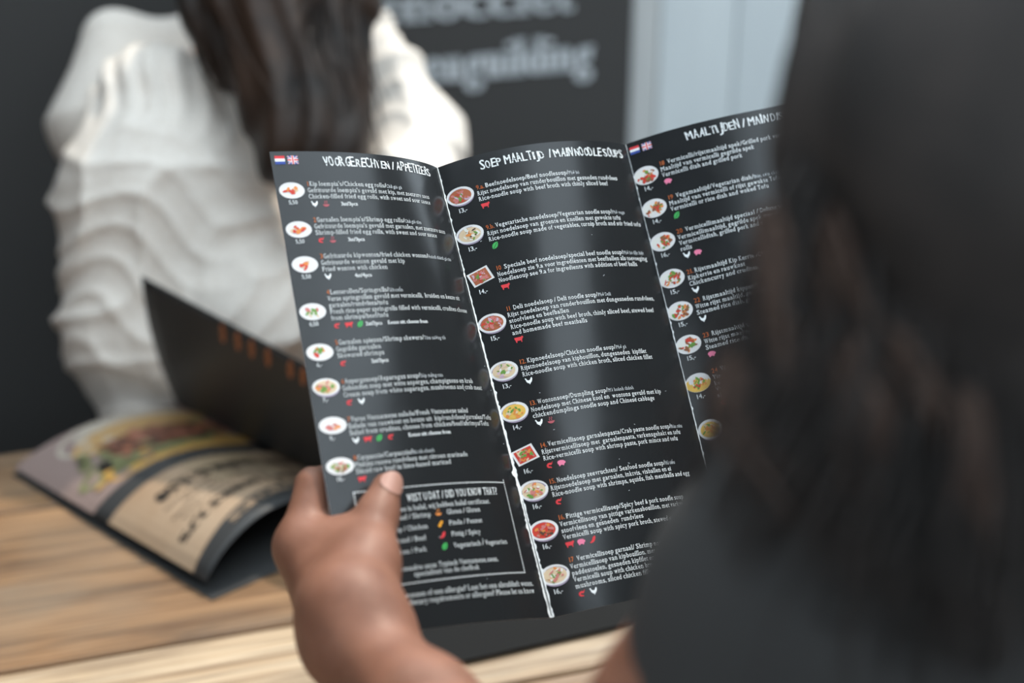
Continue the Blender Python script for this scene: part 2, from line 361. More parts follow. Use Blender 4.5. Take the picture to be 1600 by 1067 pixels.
K1, K2, K3 = 3.62, 3.60, 3.84
P1 = [
 (22.5, '1', "Kip loempia's/Chicken egg rolls/", "Chả giò gà", ["Gefrituurde loempia's gevuld met kip, met zoetzure saus", "Chicken-filled fried egg rolls, with sweet and sour sauce"], ['hen', 'gluten'], '5,50', 25.1, 'fried', [('3st/3pcs', 43)]),
 (45.6, '2', "Garnalen loempia's/Shrimp egg rolls/", "Chả giò tôm", ["Gefrituurde loempia's gevuld met garnalen, met zoetzure saus", "Shrimp-filled fried egg rolls, with sweet and sour sauce"], ['shrimp', 'gluten'], '5,50', 49.9, 'fried', [('3st/3pcs', 43)]),
 (68.7, '3', "Gefrituurde kipwonton/fried chicken wonton/", "Hoành thánh gà rán", ["Gefrituurde wonton gevuld met kip", "Fried wonton with chicken"], ['hen'], '5,50', 72.0, 'fried', [('4st/4pcs', 43)]),
 (91.4, '4', "Lenterollen/Springrolls/", "Gỏi cuốn", ["Verse springrollen gevuld met vermicelli,  kruiden en keuze uit", "garnalen/rundvlees/tofu", "Fresh rice-paper springrolls filled with vermicelli, crudites choose", "from shrimps/beef/tofu"], ['shrimp', 'cow', 'leaf'], '6,50', 101.4, 'roll', [('2st/2pcs', 44), ('Keuze uit: choose from', 59)]),
 (122.8, '5', "Garnalen spiezen/Shrimp skewers/", "Tôm nướng tỏi", ["Gegrilde garnalen", "Skewered shrimps"], ['shrimp'], '6,-', 126.5, 'shrimp', [('2st/2pcs', 43)]),
 (146.8, '6', "Aspergesoep/Asparagus soup/", "Súp măng cua", ["Gebonden soep met witte asperges, champignons en krab", "Cream soup from white asparagus, mushrooms and crab meat"], ['shrimp', 'hen'], '7,-', 147.8, 'soup', []),
 (170.0, '7', "Verse Vietnamese salade/Fresh Vietnamese salad", "", ["Salade van rauwkost en keuze uit  kip/rundvlees/garnalen/Tofu", "Salad from crudites, choose from chicken/beef/shrimps/Tofu"], ['hen', 'cow', 'leaf', 'shrimp'], '9,-', 171.2, 'salad', [('Keuze uit: choose from', 58)]),
 (193.3, '8', "Carpaccio/Carpaccio/", "Bò tái chanh", ["Plakjes rauwe rundvlees met citroen marinade", "Sliced raw beef in lime-based marinad"], ['cow'], '10,-', 195.8, 'raw', [])]
for i, (v, num, h, sm, ln, ic, pr, dv, kd, ex) in enumerate(P1):
    x = 22.0 - 2.4 * max(0, (v - 100) / 100)
    item(0, x, v, num, h, sm, ln, ic, pr, dv, kd, K1 if i != 3 else K1 * .97, ex, False, 11.2 - .4 * (v > 90))
P2 = [
 (23.0, '9.a.', "Beefnoedelsoep/Beef noodlesoup/", "Phở bò", ["Rijst noedelsoep van runderbouillon met gesneden rundvlees", "Rice-noodle soup with beef broth with thinly sliced beef"], ['cow'], '13,-', 23.9, 'beef'),
 (50.8, '9.b.', "Vegetarische noedelsoep/Vegetarian noodle soup/", "Phở vega", ["Rijst noedelsoep van groente en knollen met gewokte tofu", "Rice-noodle soup made of vegetables, turnip broth and stir fried tofu"], ['leaf'], '13,-', 50.7, 'veg'),
 (78.8, '10', " Speciale beef noedelsoep/special beef noodle soup/", "Phở bò đặc biệt", ["Noedelsoep zie 9.a voor ingrediënten met beefballen als toevoeging", "Noodlesoup see 9.a for ingredients with addition of beef balls"], ['cow'], '14,-', 80.0, 'beef'),
 (106.3, '11', " Deli noedelsoep / Deli noodle soup/", "Phở Deli", ["Rijst noedelsoep van runderbouillon met dungesneden rundvlees,", "stoofvlees en beefballen", "Rice-noodle soup with beef broth, thinly sliced beef, stewed beef", "and homemade beef meatballs"], ['cow'], '15,-', 111.5, 'beef'),
 (141.6, '12.', "Kipnoedelsoep/Chicken noodle soup/", "Phở gà", ["Rijstnoedelsoep van kipbouillon, dungesneden  kipfilet", "Rice-noodle soup with chicken broth, sliced chicken fillet"], ['hen'], '13,-', 143.2, 'chick'),
 (168.6, '13.', "Wontonsoep/Dumpling soup/", "Mì hoành thánh", ["Noedelsoep met Chinese kool en  wontons gevuld met kip", "chickendumplings noodle soup and Chinese cabbage"], ['hen', 'gluten'], '14,-', 170.0, 'wonton'),
 (195.8, '14.', "Vermicellisoep garnalenpasta/Crab paste noodle soup/", "Bún riêu", ["Rijstvermicellisoep met  garnalenpasta, varkensgehakt en tofu", "Rice-vermicelli soup with shrimp paste, pork mince and tofu"], ['shrimp', 'pig'], '16,-', 198.0, 'crab'),
 (218.7, '15.', "Noedelsoep zeevruchten/ Seafood noodle soup/", "Hủ tiếu", ["Rijstnoedelsoep met garnalen, inktvis, visballen en ei", "Rice-noodle soup with shrimps, squids, fish meatballs and egg"], ['shrimp'], '16,-', 220.3, 'sea'),
 (241.3, '16.', "Pittige vermicellisoep/Spicy beef & pork noodle soup", "", ["Vermicellisoep van pittige varkensbouillon, met varkens", "stoofvlees en gesneden  rundvlees", "Vermicelli soup with spicy pork broth, stewed pork and beef"], ['cow', 'pig', 'chili'], '16,-', 245.2, 'spicy'),
 (267.4, '17', " Vermicellisoep garnaal/ Shrimp noodle soup", "", ["Vermicellisoep van kipbouillon, met garnalen,", "paddestoelen, gesneden kipfilet en ei", "Vermicelli soup with chicken broth, shrimps,", "mushrooms, sliced chicken fillet and egg"], ['shrimp', 'hen'], '16,-', 272.7, 'sea')]
for i, (v, num, h, sm, ln, ic, pr, dv, kd) in enumerate(P2):
    item(1, 21.2 - 2.3 * (v - 23) / 245, v, num, h, sm, ln, ic, pr, dv, kd, K2, (), i in (2, 6), 10.2 - 1.6 * (v - 23) / 245)
P3 = [
 (21.7, '18', " Vermicelli/rijstmaaltijd spek/Grilled pork vermicelli", "", ["Maaltijd van vermicelli gegrilde spek", "Vermicelli dish and grilled pork"], ['pig'], '14,-', 25.1, 'plate'),
 (45.7, '19', " Vegamaaltijd/Vegetarian dish/", "Bún, cơm chay", ["Maaltijd van vermicelli of rijst gewokte Tofu", "Vermicelli or rice dish and woked Tofu"], ['leaf'], '14,-', 48.3, 'plate'),
 (69.5, '20', " Vermicellimaaltijd speciaal / Deluxe vermicelli", "", ["Vermicellimaaltijd, gegrilde spek met gemengde", "Vermicellidish, grilled pork and skewered meat", "rolls"], ['hen', 'pig'], '16,-', 71.8, 'plate'),
 (97.6, '21.', "Rijstmaaltijd Kip Kerrie /Chicken curry", "", ["Kipkerrie en rauwkost", "Chickencurry and crudites,"], ['hen'], '15,-', 97.4, 'plate'),
 (117.3, '22', " Rijstmaaltijd kippendij / Chicken thigh rice dish", "", ["Witte rijst maaltijd, gegrilde  kippendijen en rauwkost", "Steamed rice dish, grilled chicken thigh and crudites"], ['hen'], '15,-', 119.8, 'plate'),
 (141.1, '23', " Rijstmaaltijd spareribs / Spareribs rice dish", "", ["Witte rijst maaltijd, gegrilde  spareribs en rauwkost", "Steamed rice dish, grilled spareribs and crudites"], ['pig'], '15,-', 142.7, 'plate'),
 (165.2, '24', " Vietnamese pannenkoek / Vietnamese pancake", "", ["Vietnamese pannenkoek gevuld met", "keuze uit garnalen en spek", "Vietnamese pancake filled with", "shrimps and pork"], ['shrimp', 'cow'], '14,-', 168.6, 'pancake')]
for v, num, h, sm, ln, ic, pr, dv, kd in P3: item(2, 18.5, v, num, h, sm, ln, ic, pr, dv, kd, K3, (), False, 8.3)
dish(2, 8.6, 199.9, 'wonton', False, 8.0, 6.4)
# headings in scratched block capitals
def heading(k, t, x0, x1, y, size):
    mb = MB(); kk = (x1 - x0) / sum(cw(c) for c in t); it, _ = text2d(t, x0, y, size, kk, False, .16, .14)
    layers_to(mb, k, it, 0)
    xx = x0
    for c in t:
        a = cw(c) * kk
        if c not in ' /':
            for _ in range(2):
                yy = y - size * R_.uniform(.06, .62); w = R_.uniform(.3, .75) * a; xs = xx + R_.uniform(0, a - w); h = R_.uniform(.12, .42)
                layers_to(mb, k, [(np.array([(xs, yy), (xs + w, yy - R_.uniform(0, .5)), (xs + w * .9, yy + h), (xs, yy + h * .6)]), [(0, 1, 2, 3)])], 1, .32)
        xx += a
    return mb.build('heading', [M_ink, M_print], PANELS[k])
heading(0, 'VOORGERECHTEN / APPETIZERS', 36.5, 124.5, 9.4, 8.6)
heading(1, 'SOEP MAALTIJD  / MAIN NOODLE SOUPS', 27.2, 134.2, 10.6, 8.6)
heading(2, 'MAALTIJDEN / MAIN DISHES', 40.3, 122, 9.9, 8.6)
def flags(k, x, y, w=7.2, h=5.4):
    mb = MB(); R4 = [(0, 1, 2, 3)]; q = lambda a, b, c, d: (np.array([(a, b), (c, b), (c, d), (a, d)]), R4)
    for i, m in enumerate((0, 1, 2)): layers_to(mb, k, [q(x, y + h * i / 3, x + w, y + h * (i + 1) / 3)], m)
    mb.build('dutch_flag', [M_red, M_ink, M_blue], PANELS[k])
    mb = MB(); x = x + w + 1.9
    layers_to(mb, k, [q(x, y, x + w, y + h)], 2, .2)
    for (a, b) in (((0, 0), (w, h)), ((0, h), (w, 0))):
        d = np.array(b, float) - a; n = np.array([-d[1], d[0]]) / np.hypot(*d)
        for t, m, l in ((.75, 1, .23), (.28, 0, .26)):
            c = np.array([a + n * t, b + n * t, b - n * t, a - n * t]); c[:, 0] = np.clip(c[:, 0], 0, w); c[:, 1] = np.clip(c[:, 1], 0, h)
            layers_to(mb, k, [(c + [x, y], R4)], m, l)
    for t, m, l in ((.95, 1, .29), (.5, 0, .32)):
        layers_to(mb, k, [q(x + w / 2 - t, y, x + w / 2 + t, y + h), q(x, y + h / 2 - t, x + w, y + h / 2 + t)], m, l)
    mb.build('british_flag', [M_red, M_ink, M_blue], PANELS[k])
flags(0, 3.0, 2.9); flags(2, 1.8, 3.4, 6.6, 5)
# boxed notes at the foot of the left panel
mb = MB(); bx0, bx1, by0, by1 = 16.2, 124.9, 212.2, 269.4
for t in np.arange(bx0, bx1, 1.35):
    for y in (by0 + (t - bx0) * .018, by1): layers_to(mb, 0, [(np.array([(t, y - .35), (t + .8, y - .35), (t + .8, y + .35), (t, y + .35)]), [(0, 1, 2, 3)])], 0)
for t in np.arange(by0, by1, 1.35):
    for x in (bx0, bx1): layers_to(mb, 0, [(np.array([(x - .35, t), (x + .35, t), (x + .35, t + .8), (x - .35, t + .8)]), [(0, 1, 2, 3)])], 0)
mb.build('dotted_border', [M_ink], PANELS[0])
t = 'WIST U DAT / DID YOU KNOW THAT?'; kk = 4.1; w = twidth(t, kk)
words('note_heading', 0, [(t, 116.5 - w, 221.6, 6.6, kk, 0, .07)], [M_ink])
def rj(t, x1, y, k=K1, s=FS): return (t, x1 - twidth(t, k), y, s, k, 0, .03)
words('note_text', 0, [rj('Al ons vlees is halal, wij hebben halal certificaat.', 108, 226.9), rj('Garnaal / Shrimp', 62.5, 231.8), rj('Kip / Chicken', 59, 238.6), rj('Rund / Beef', 56.4, 245.2), rj('Varken / Pork', 55.4, 251.9),
    ('Gluten / Gluten', 73.6, 231.6, FS, K1, 0, .03), ('Pinda / Peanut', 73.6, 238.2, FS, K1, 0, .03), ('Pittig / Spicy', 73.8, 244.9, FS, K1, 0, .03), ('Vegetarisch / Vegetarian', 73.9, 251.8, FS, K1, 0, .03),
    rj('Huisgemaakte saus: Typisch Vietnamese saus,', 104.5, 261.8), rj('specialiteit van de chefkok', 89, 265.8),
    rj('Dieetwensen of een allergie? Laat het ons alstublieft weten.', 130, 277.5, 3.75, 4.6), rj('Do you have dietary requirements or allergies? Please let us know', 129.6, 281.9, 3.75, 4.6)], [M_ink])
for kd, y, mt in (('gluten', 230.0, FOOD['orange']), ('peanut', 236.9, None), ('chili', 243.6, None), ('leaf', 250.4, None)): icon(0, kd, 67.8, y, .95, mt)
# worn white creases along both folds
for k, wid in ((0, 1.45), (1, .85)):
    mb = MB(); vv = np.linspace(.3, 296.7, 190); n = len(vv)
    g = wid * (.55 + .9 * (vv / 297) ** 2) * (1.25 - .45 * k)
    L_ = g * NR.uniform(.55, 1.0, n) + .45 * (NR.random(n) > .93) * NR.random(n); Rr = g * NR.uniform(.45, .9, n) + .6 * (NR.random(n) > .95)
    if k == 0:
        for c in (22, 75, 150, 206, 207, 208, 241): j = np.argmin(abs(vv - c)); L_[j:j + 2] += 1.0
    A = on_panel(k, np.stack([140 - L_, vv], 1), .3); C = sheet(np.full(n, (k + 1) * WP), vv / 1000) + (sheet_n(np.full(n, (k + 1) * WP - 1e-3), vv / 1000) + sheet_n(np.full(n, (k + 1) * WP + 1e-3), vv / 1000)) * .00022; B = on_panel(k + 1, np.stack([Rr, vv], 1), .3)
    V = np.concatenate([A, C, B]); F = []
    for i in range(n - 1): F += [(i, i + 1, n + i + 1, n + i), (n + i, n + i + 1, 2 * n + i + 1, 2 * n + i)]
    mb.add(V, F, 0)
    if k == 0:
        for xo in (-.45, .1, .5):      # dark slits where the crease has split
            v2 = np.linspace(225, 296, 20); w2 = .1 + .14 * NR.random(20) ; xa = 140 + xo * (.6 + .8 * (v2 - 225) / 70)
            kk_ = 0 if xo < 0 else 1; off = 0 if kk_ == 0 else 140
            a = on_panel(kk_, np.stack([xa - off - w2, v2], 1), .5); b = on_panel(kk_, np.stack([xa - off + w2, v2], 1), .5)
            mb.add(np.concatenate([a, b]), [(i, i + 1, 20 + i + 1, 20 + i) for i in range(19)], 1)
    mb.build('fold_wear', [M_core, M_print], held)
# small scuffs of bare paper
mb = MB()
for i in range(34):
    k = R_.choice((0, 1, 1, 1, 2)); x = R_.uniform(8, 136) if k else R_.uniform(60, 137); y = R_.uniform(12, 290); L = R_.uniform(.25, .9)
    V, F = ell(x, y, L, .18, 6, R_.uniform(-1, 1)); layers_to(mb, k, [(V, F)], 0, .18)
tag(mb.build('scuff_marks', [M_inkdim], held), kind='stuff')
# ------------------------------------------------------------------ the setting
TD = np.array([math.cos(math.radians(17)), math.sin(math.radians(17)), 0]); TN = np.array([-TD[1], TD[0], 0])
M_pave = noisy(pmat('dark_paving', (.04, .04, .04), .85), (.03, .03, .03), (.06, .058, .055), 6)
V, F = box((0, 1, -.02), (9, 9, .04)); fl = obj('floor', V, F, M_pave); fl['kind'] = 'structure'
# pale boarded wall behind, made of upright boards
M_wall = noisy(pmat('pale_painted_boards', (.56, .6, .61), .7), (.66, .71, .725), (.73, .78, .79), 3, (6, 6, .6), 5)
WD = np.array([math.cos(math.radians(20)), math.sin(math.radians(20)), 0]); WN = np.array([WD[1], -WD[0], 0]); WR = rotz(math.radians(20)); WO = np.array([.183, 2.225, 0])
V, F = box(WO + WD * .2 - WN * .055 + [0, 0, .95], (5.0, .03, 1.9), WR); wb = obj('wall_back', V, F, pmat('dark_gap', (.16, .16, .16), .9)); wb['kind'] = 'structure'
bw = [-.60, -.42, -.24, -.06, .062, .20, .335, .48, .62, .76, .9]
M_wall2 = noisy(pmat('greyer_strip', (.44, .44, .42), .75), (.54, .55, .54), (.64, .65, .64), 5, (6, 6, .5), 5)  # greyer, darker tone for one board
for a, b in zip(bw[:-1], bw[1:]):
    V, F = box(WO + WD * (a + b) / 2 - WN * .03 + [0, 0, .95], (b - a - .004, .022, 1.88), WR, .003)
    obj('board', V, F, M_wall2 if abs(a + .06) < .01 else M_wall, wb)
# added out-of-view dark slab overhead, shading the reader and darkening menu reflections
V, F = box((-.5, -.19, 2.32), (2.2, .92, .04)); ce = obj('shade_slab', V, F, pmat('shade_slab_black', (.03, .03, .03), .9)); ce['kind'] = 'structure'
V, F = box((3.2, .2, 1.9), (.12, 5.0, 3.9)); wr_ = obj('sky_block_right', V, F, noisy(pmat('block_right_dark', (.05, .05, .05), .9), (.04, .04, .04), (.06, .058, .055), 4)); wr_['kind'] = 'structure'  # added dark panel out of view, bounds the sky reflected in the menu
V, F = box((-.4, -2.2, .95), (7.5, .12, 2.0)); wf = obj('sky_block_front', V, F, noisy(pmat('block_front_dark', (.06, .05, .045), .9), (.04, .035, .03), (.07, .06, .055), 7)); wf['kind'] = 'structure'  # added dark panel behind the camera, holds back sky light
V, F = box((-1.02, .62, 1.3), (.1, 2.4, 2.7)); wl = obj('sky_block_left', V, F, noisy(pmat('block_left_dark', (.05, .04, .035), .8), (.03, .024, .02), (.07, .055, .045), 5, (3, 3, .4))); wl['kind'] = 'structure'  # added unseen dark panel, darkens the sleeve and hand from the left
# black sign with pale lettering
M_sign = pmat('black_sign', (.066, .064, .062), .6, .3)
M_chalk = noisy(pmat('chalk', (.42, .45, .47), .9), (.62, .66, .68), (.80, .83, .85), 40)
sg = empty('sign_board', WO - WD * .6 + WN * .02); tag(sg, 'tall black sign with pale grey lettering in front of the white boards', 'sign')
V, F = box(WO - WD * .66 + WN * .0 + [0, 0, .86], (1.32, .024, 1.66), WR, .004); obj('board', V, F, M_sign, sg)
for x in (-1.2, -.12):
    V, F = box(WO + WD * x + WN * 0 + [0, 0, .02], (.06, .14, .04), WR, .004); obj('foot', V, F, M_sign, sg)
def sign_text(name, t, x0, x1, z, size):
    mb = MB(); kk = (x1 - x0) / sum(cw(c) for c in t); it, _ = text2d(t, x0, 0, size, kk, True, .0032)
    for U, F in it:
        P = WO + U[:, :1] * WD + WN * .0135 + np.stack([0 * U[:, 0], 0 * U[:, 0], z - U[:, 1]], 1)
        n = len(P); mb.add(P, F)
    mb.build(name, [M_chalk], sg)
sign_text('lettering', 'nenguilding', -.372, -.066, .938, .082)
sign_text('lettering', 'genocciet', -.46, -.10, 1.03, .082)

# ------------------------------------------------------------------ the table
M_wood = pmat('pine', (.4, .26, .15), .40, .6, 1.5)
N, L, b = nodes(M_wood)
def nd(t, **k):
    n = N.new(t)
    for a, v in k.items(): n.inputs[a].default_value = v
    return n
tc = nd('ShaderNodeTexCoord'); oi = nd('ShaderNodeObjectInfo'); ad = nd('ShaderNodeVectorMath'); ad.operation = 'ADD'
cx = nd('ShaderNodeCombineXYZ'); mu = nd('ShaderNodeMath'); mu.operation = 'MULTIPLY'; mu.inputs[1].default_value = 9.0
L.new(oi.outputs['Random'], mu.inputs[0]); L.new(mu.outputs[0], cx.inputs[1]); L.new(mu.outputs[0], cx.inputs[0]); L.new(tc.outputs['Object'], ad.inputs[0]); L.new(cx.outputs[0], ad.inputs[1])
mp = nd('ShaderNodeMapping'); mp.inputs['Scale'].default_value = (1.6, 26, 10); L.new(ad.outputs[0], mp.inputs[0])
n1 = nd('ShaderNodeTexNoise', Scale=1.6, Detail=7, Roughness=.62, Distortion=.9); L.new(mp.outputs[0], n1.inputs[0])
mp2 = nd('ShaderNodeMapping'); mp2.inputs['Scale'].default_value = (5, 160, 60); L.new(ad.outputs[0], mp2.inputs[0])
n2 = nd('ShaderNodeTexNoise', Scale=1.3, Detail=4); L.new(mp2.outputs[0], n2.inputs[0])
n3 = nd('ShaderNodeTexNoise', Scale=5.5, Detail=4); L.new(ad.outputs[0], n3.inputs[0])
r1 = nd('ShaderNodeValToRGB'); e = r1.color_ramp.elements; e[0].position = .32; e[0].color = (.105, .056, .027, 1); e[1].position = .68; e[1].color = (.40, .225, .108, 1)
x_ = r1.color_ramp.elements.new(.48); x_.color = (.275, .152, .072, 1); L.new(n1.outputs[0], r1.inputs[0])
mx = nd('ShaderNodeMixRGB'); mx.blend_type = 'MULTIPLY'; mx.inputs[0].default_value = .8; r2 = nd('ShaderNodeValToRGB'); r2.color_ramp.elements[0].position = .35; r2.color_ramp.elements[0].color = (.38, .31, .25, 1); r2.color_ramp.elements[1].position = .56; r2.color_ramp.elements[1].color = (1, 1, 1, 1)
L.new(n2.outputs[0], r2.inputs[0]); L.new(r1.outputs[0], mx.inputs[1]); L.new(r2.outputs[0], mx.inputs[2])
m3 = nd('ShaderNodeMixRGB'); m3.blend_type = 'MIX'; m3.inputs[2].default_value = (.235, .178, .125, 1); r3 = nd('ShaderNodeValToRGB'); r3.color_ramp.elements[0].position = .42; r3.color_ramp.elements[1].position = .72; r3.color_ramp.elements[1].color = (.75, .75, .75, 1)
L.new(n3.outputs[0], r3.inputs[0]); L.new(r3.outputs[0], m3.inputs[0]); L.new(mx.outputs[0], m3.inputs[1])
# knots: a warped voronoi, dark rings
mp4 = nd('ShaderNodeMapping'); mp4.inputs['Scale'].default_value = (2.6, 7.5, 0); L.new(ad.outputs[0], mp4.inputs[0])
vo = nd('ShaderNodeTexVoronoi', Scale=1.0); L.new(mp4.outputs[0], vo.inputs[0])
r4 = nd('ShaderNodeValToRGB'); r4.color_ramp.elements[0].position = .05; r4.color_ramp.elements[0].color = (1, 1, 1, 1); r4.color_ramp.elements[1].position = .17; r4.color_ramp.elements[1].color = (0, 0, 0, 1); L.new(vo.outputs['Distance'], r4.inputs[0])
sp = nd('ShaderNodeSeparateXYZ'); L.new(vo.outputs['Color'], sp.inputs[0]); gt = nd('ShaderNodeMath'); gt.operation = 'GREATER_THAN'; gt.inputs[1].default_value = .62; L.new(sp.outputs[0], gt.inputs[0])
mm_ = nd('ShaderNodeMath'); mm_.operation = 'MULTIPLY'; L.new(r4.outputs[0], mm_.inputs[0]); L.new(gt.outputs[0], mm_.inputs[1]); m5 = nd('ShaderNodeMath'); m5.operation = 'MULTIPLY'; m5.inputs[1].default_value = .8; L.new(mm_.outputs[0], m5.inputs[0])
m4 = nd('ShaderNodeMixRGB'); m4.inputs[2].default_value = (.10, .065, .045, 1); L.new(m5.outputs[0], m4.inputs[0]); L.new(m3.outputs[0], m4.inputs[1])
L.new(m4.outputs[0], b.inputs['Base Color'])
bp = nd('ShaderNodeBump', Strength=.35, Distance=.0015); L.new(n2.outputs[0], bp.inputs['Height']); L.new(bp.outputs[0], b.inputs['Normal'])
M_pale = M_wood.copy(); M_pale.name = 'sunlit_pine'  # lighter ramp paints the sunlit patch into this plank's colour
for q in M_pale.node_tree.nodes:
    if q.bl_idname == 'ShaderNodeValToRGB' and len(q.color_ramp.elements) == 3:
        for el, c in zip(q.color_ramp.elements, ((.32, .20, .11, 1), (.52, .37, .23, 1), (.66, .53, .38, 1))): el.color = c
table = empty('plank_table', tuple(TD * .1 + TN * .95)); tag(table, 'rustic pine plank table under the menus', 'table')
edges = [.47, .60, .735, .872, 1.004, 1.133, 1.262, 1.385]
for i, (a, c) in enumerate(zip(edges[:-1], edges[1:])):
    cen = TD * .1 + TN * (a + c) / 2 + np.array([0, 0, .732 - .0008 * (i % 2)])
    V, F = box((0, 0, 0), (2.0, c - a - .0035, .036), None, .0022)
    p = obj('plank', V, F, M_pale if i == 3 else M_wood, table); p.location = cen; p.rotation_euler = (0, 0, math.radians(17))
for s in (-1, 1):
    for n in (.55, 1.30):
        V, F = box(TD * (.1 + s * .85) + TN * n + np.array([0, 0, .357]), (.08, .08, .714), rotz(math.radians(17)), .006); obj('leg', V, F, M_wood, table)
    V, F = box(TD * (.1 + s * .85) + TN * .925 + np.array([0, 0, .67]), (.07, .83, .088), rotz(math.radians(17)), .005); obj('rail', V, F, M_wood, table)

# flat black sheets added for the shadowed band of table beyond the held menu
fm = empty('shade_sheet', (.03, 1.03, .751)); tag(fm, 'dark sheet standing in for the shadow on the table behind the open held menu', 'menu')
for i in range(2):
    V, F = box(np.array([.045, 1.042, .7522 + .0011 * i]) + TD * .002 * i, (.30, .140, .0009), rotz(math.radians(20 + .4 * i))); obj('page', V, F, pmat('shade_sheet_black', (.014, .014, .014), .8, .15), fm)  # added dark sheets standing in for the table shadow, not menu pages

# ------------------------------------------------------------------ second menu, standing open on the table
tA = np.array([-.497, 1.247, .752]); tL = np.array([.741, -.671, 0]); tW = np.array([.671, .741, 0]); TLN = .315; TWD = .195
def arch(l, w):
    """l 0..1 along the long edge, w 0..1 across; a low bow that rises towards the near end"""
    l = np.asarray(l, float); w = np.asarray(w, float)
    h = (.016 + .026 * l) * np.sin(np.pi * np.clip(w, 0, 1) ** .8) + .004 + .007 * l * (1 - w)
    return tA + (l * TLN)[:, None] * tL + (w * TWD)[:, None] * tW + h[:, None] * np.array([0, 0, 1.])
upT = np.array([-0.368, 1.315, 0.936]); upB = arch([0.], [1.])[0]
upU = upT - upB
def upright(l, u):
    l = np.asarray(l, float); u = np.asarray(u, float); bow = .010 * np.sin(np.pi * u)
    return arch(l, np.ones_like(l)) + u[:, None] * (upU + (l[:, None]) * np.array([.010, .010, -.036])) + bow[:, None] * np.array([-.5, -.6, .3])
def patch(fn, nu, nv, th, nrm_up):
    l, w = np.meshgrid(np.linspace(0, 1, nu + 1), np.linspace(0, 1, nv + 1), indexing='ij'); l, w = l.ravel(), w.ravel(); P = fn(l, w); Q = P + np.array(nrm_up) * th
    F = []; T = len(P); I = lambda i, j: i * (nv + 1) + j
    for i in range(nu):
        for j in range(nv): F += [(I(i, j), I(i + 1, j), I(i + 1, j + 1), I(i, j + 1)), (T + I(i, j), T + I(i, j + 1), T + I(i + 1, j + 1), T + I(i + 1, j))]
    for i in range(nu): F += [(I(i, 0), T + I(i, 0), T + I(i + 1, 0), I(i + 1, 0)), (I(i, nv), I(i + 1, nv), T + I(i + 1, nv), T + I(i, nv))]
    for j in range(nv): F += [(I(0, j), I(0, j + 1), T + I(0, j + 1), T + I(0, j)), (I(nu, j), T + I(nu, j), T + I(nu, j + 1), I(nu, j + 1))]
    return np.concatenate([P, Q]), F
tm = empty('standing_menu', tuple(tA + tL * .15 + tW * .1)); tag(tm, 'open black menu standing on the table, burger and drinks page lying down', 'menu')
M_black2 = pmat('black_menu_paper', (.046, .046, .046), .45, .4)
M_kraft = noisy(pmat('kraft_print', (.48, .33, .2), .4, .4), (.33, .21, .125), (.46, .335, .23), 9, (1, 1, 1), 5, 0, .3, .7)
M_dimdish = pmat('dim_dish_ink', (.50, .20, .10), .5, .3)
V, F = patch(arch, 30, 24, .0008, (0, 0, -1)); pg = obj('page', V, F, M_black2, tm, True); pg['label'] = 'bowed page with burger picture and drinks list'
V, F = patch(upright, 16, 12, .0008, (.6, .7, -.2)); up = obj('page', V, F, M_black2, tm, True); up['label'] = 'upright black page with a row of dishes'
def under(l, w):
    q = rotz(math.radians(-7)); b = np.stack([l * (TLN + .004) , 0 * l, 0 * l], 1)
    d = tL[None] * (l * (TLN + .012))[:, None] + tW[None] * ((w * .19)[:, None]); d = d + (w * l * .02)[:, None] * tL
    return np.array([tA[0], tA[1], .7505]) + d - tW * .004
V, F = patch(under, 4, 4, .0008, (0, 0, 1)); obj('back_page', V, F, M_black2, tm)
def lay(mb, fn, UV, F, mi=0, lift=.0005, up=(0, 0, 1)):
    UV = np.asarray(UV, float); mb.add(fn(UV[:, 0], UV[:, 1]) + np.array(up) * lift, F, mi)
def grid(l0, l1, w0, w1, nl=12, nw=20, shape=None):
    l, w = np.meshgrid(np.linspace(l0, l1, nl + 1), np.linspace(w0, w1, nw + 1), indexing='ij')
    U = np.stack([l.ravel(), w.ravel()], 1)
    if shape: U = shape(U)
    return U, [(i * (nw + 1) + j, (i + 1) * (nw + 1) + j, (i + 1) * (nw + 1) + j + 1, i * (nw + 1) + j + 1) for i in range(nl) for j in range(nw)]
# burger picture (far third) and the drinks block
mb = MB(); lay(mb, arch, *grid(.0, .445, .0, 1), 0)
def blob(cl, cw_, rl, rw, n=24, rot=0, jit=0):
    a = np.linspace(0, 6.283, n, endpoint=False); x = rl * np.cos(a); y = rw * np.sin(a); U = np.stack([cl + x * math.cos(rot) - y * math.sin(rot), cw_ + x * math.sin(rot) + y * math.cos(rot)], 1)
    return U + NR.uniform(-jit, jit, U.shape)
def lay_blob(U, mi, lift):
    # fan around the centre so that the picture follows the bow
    c = U.mean(0); n = len(U); rings = [c + (U - c) * t for t in (.33, .66, 1.0)]; V = np.concatenate([[c]] + rings); F = [(0, 1 + i, 1 + (i + 1) % n) for i in range(n)]
    for r in (0, 1): F += [(1 + r * n + i, 1 + r * n + n + i, 1 + r * n + n + (i + 1) % n, 1 + r * n + (i + 1) % n) for i in range(n)]
    V[:, 0] = np.clip(V[:, 0], .005, .44); V[:, 1] = np.clip(V[:, 1], .01, .99); lay(mb, arch, V, F, mi, lift)
BM = [pmat('photo_mauve', (0.288, 0.208, 0.184), .4), pmat('photo_bun', (0.496, 0.304, 0.128), .4), pmat('photo_patty', (0.16, 0.06, 0.036), .4), pmat('photo_lettuce', (0.192, 0.192, 0.088), .4), pmat('photo_bacon', (0.336, 0.136, 0.088), .4),
      pmat('photo_tomato', (0.448, 0.16, 0.08), .4), pmat('photo_char', (0.024, 0.018, 0.016), .4), pmat('photo_bun_light', (0.496, 0.432, 0.352), .4), pmat('photo_cheese', (0.528, 0.304, 0.08), .4)]
lay_blob(blob(.10, .55, .115, .40, rot=.05), 7, .0008); lay_blob(blob(.155, .60, .09, .42, rot=.04), 1, .0011)
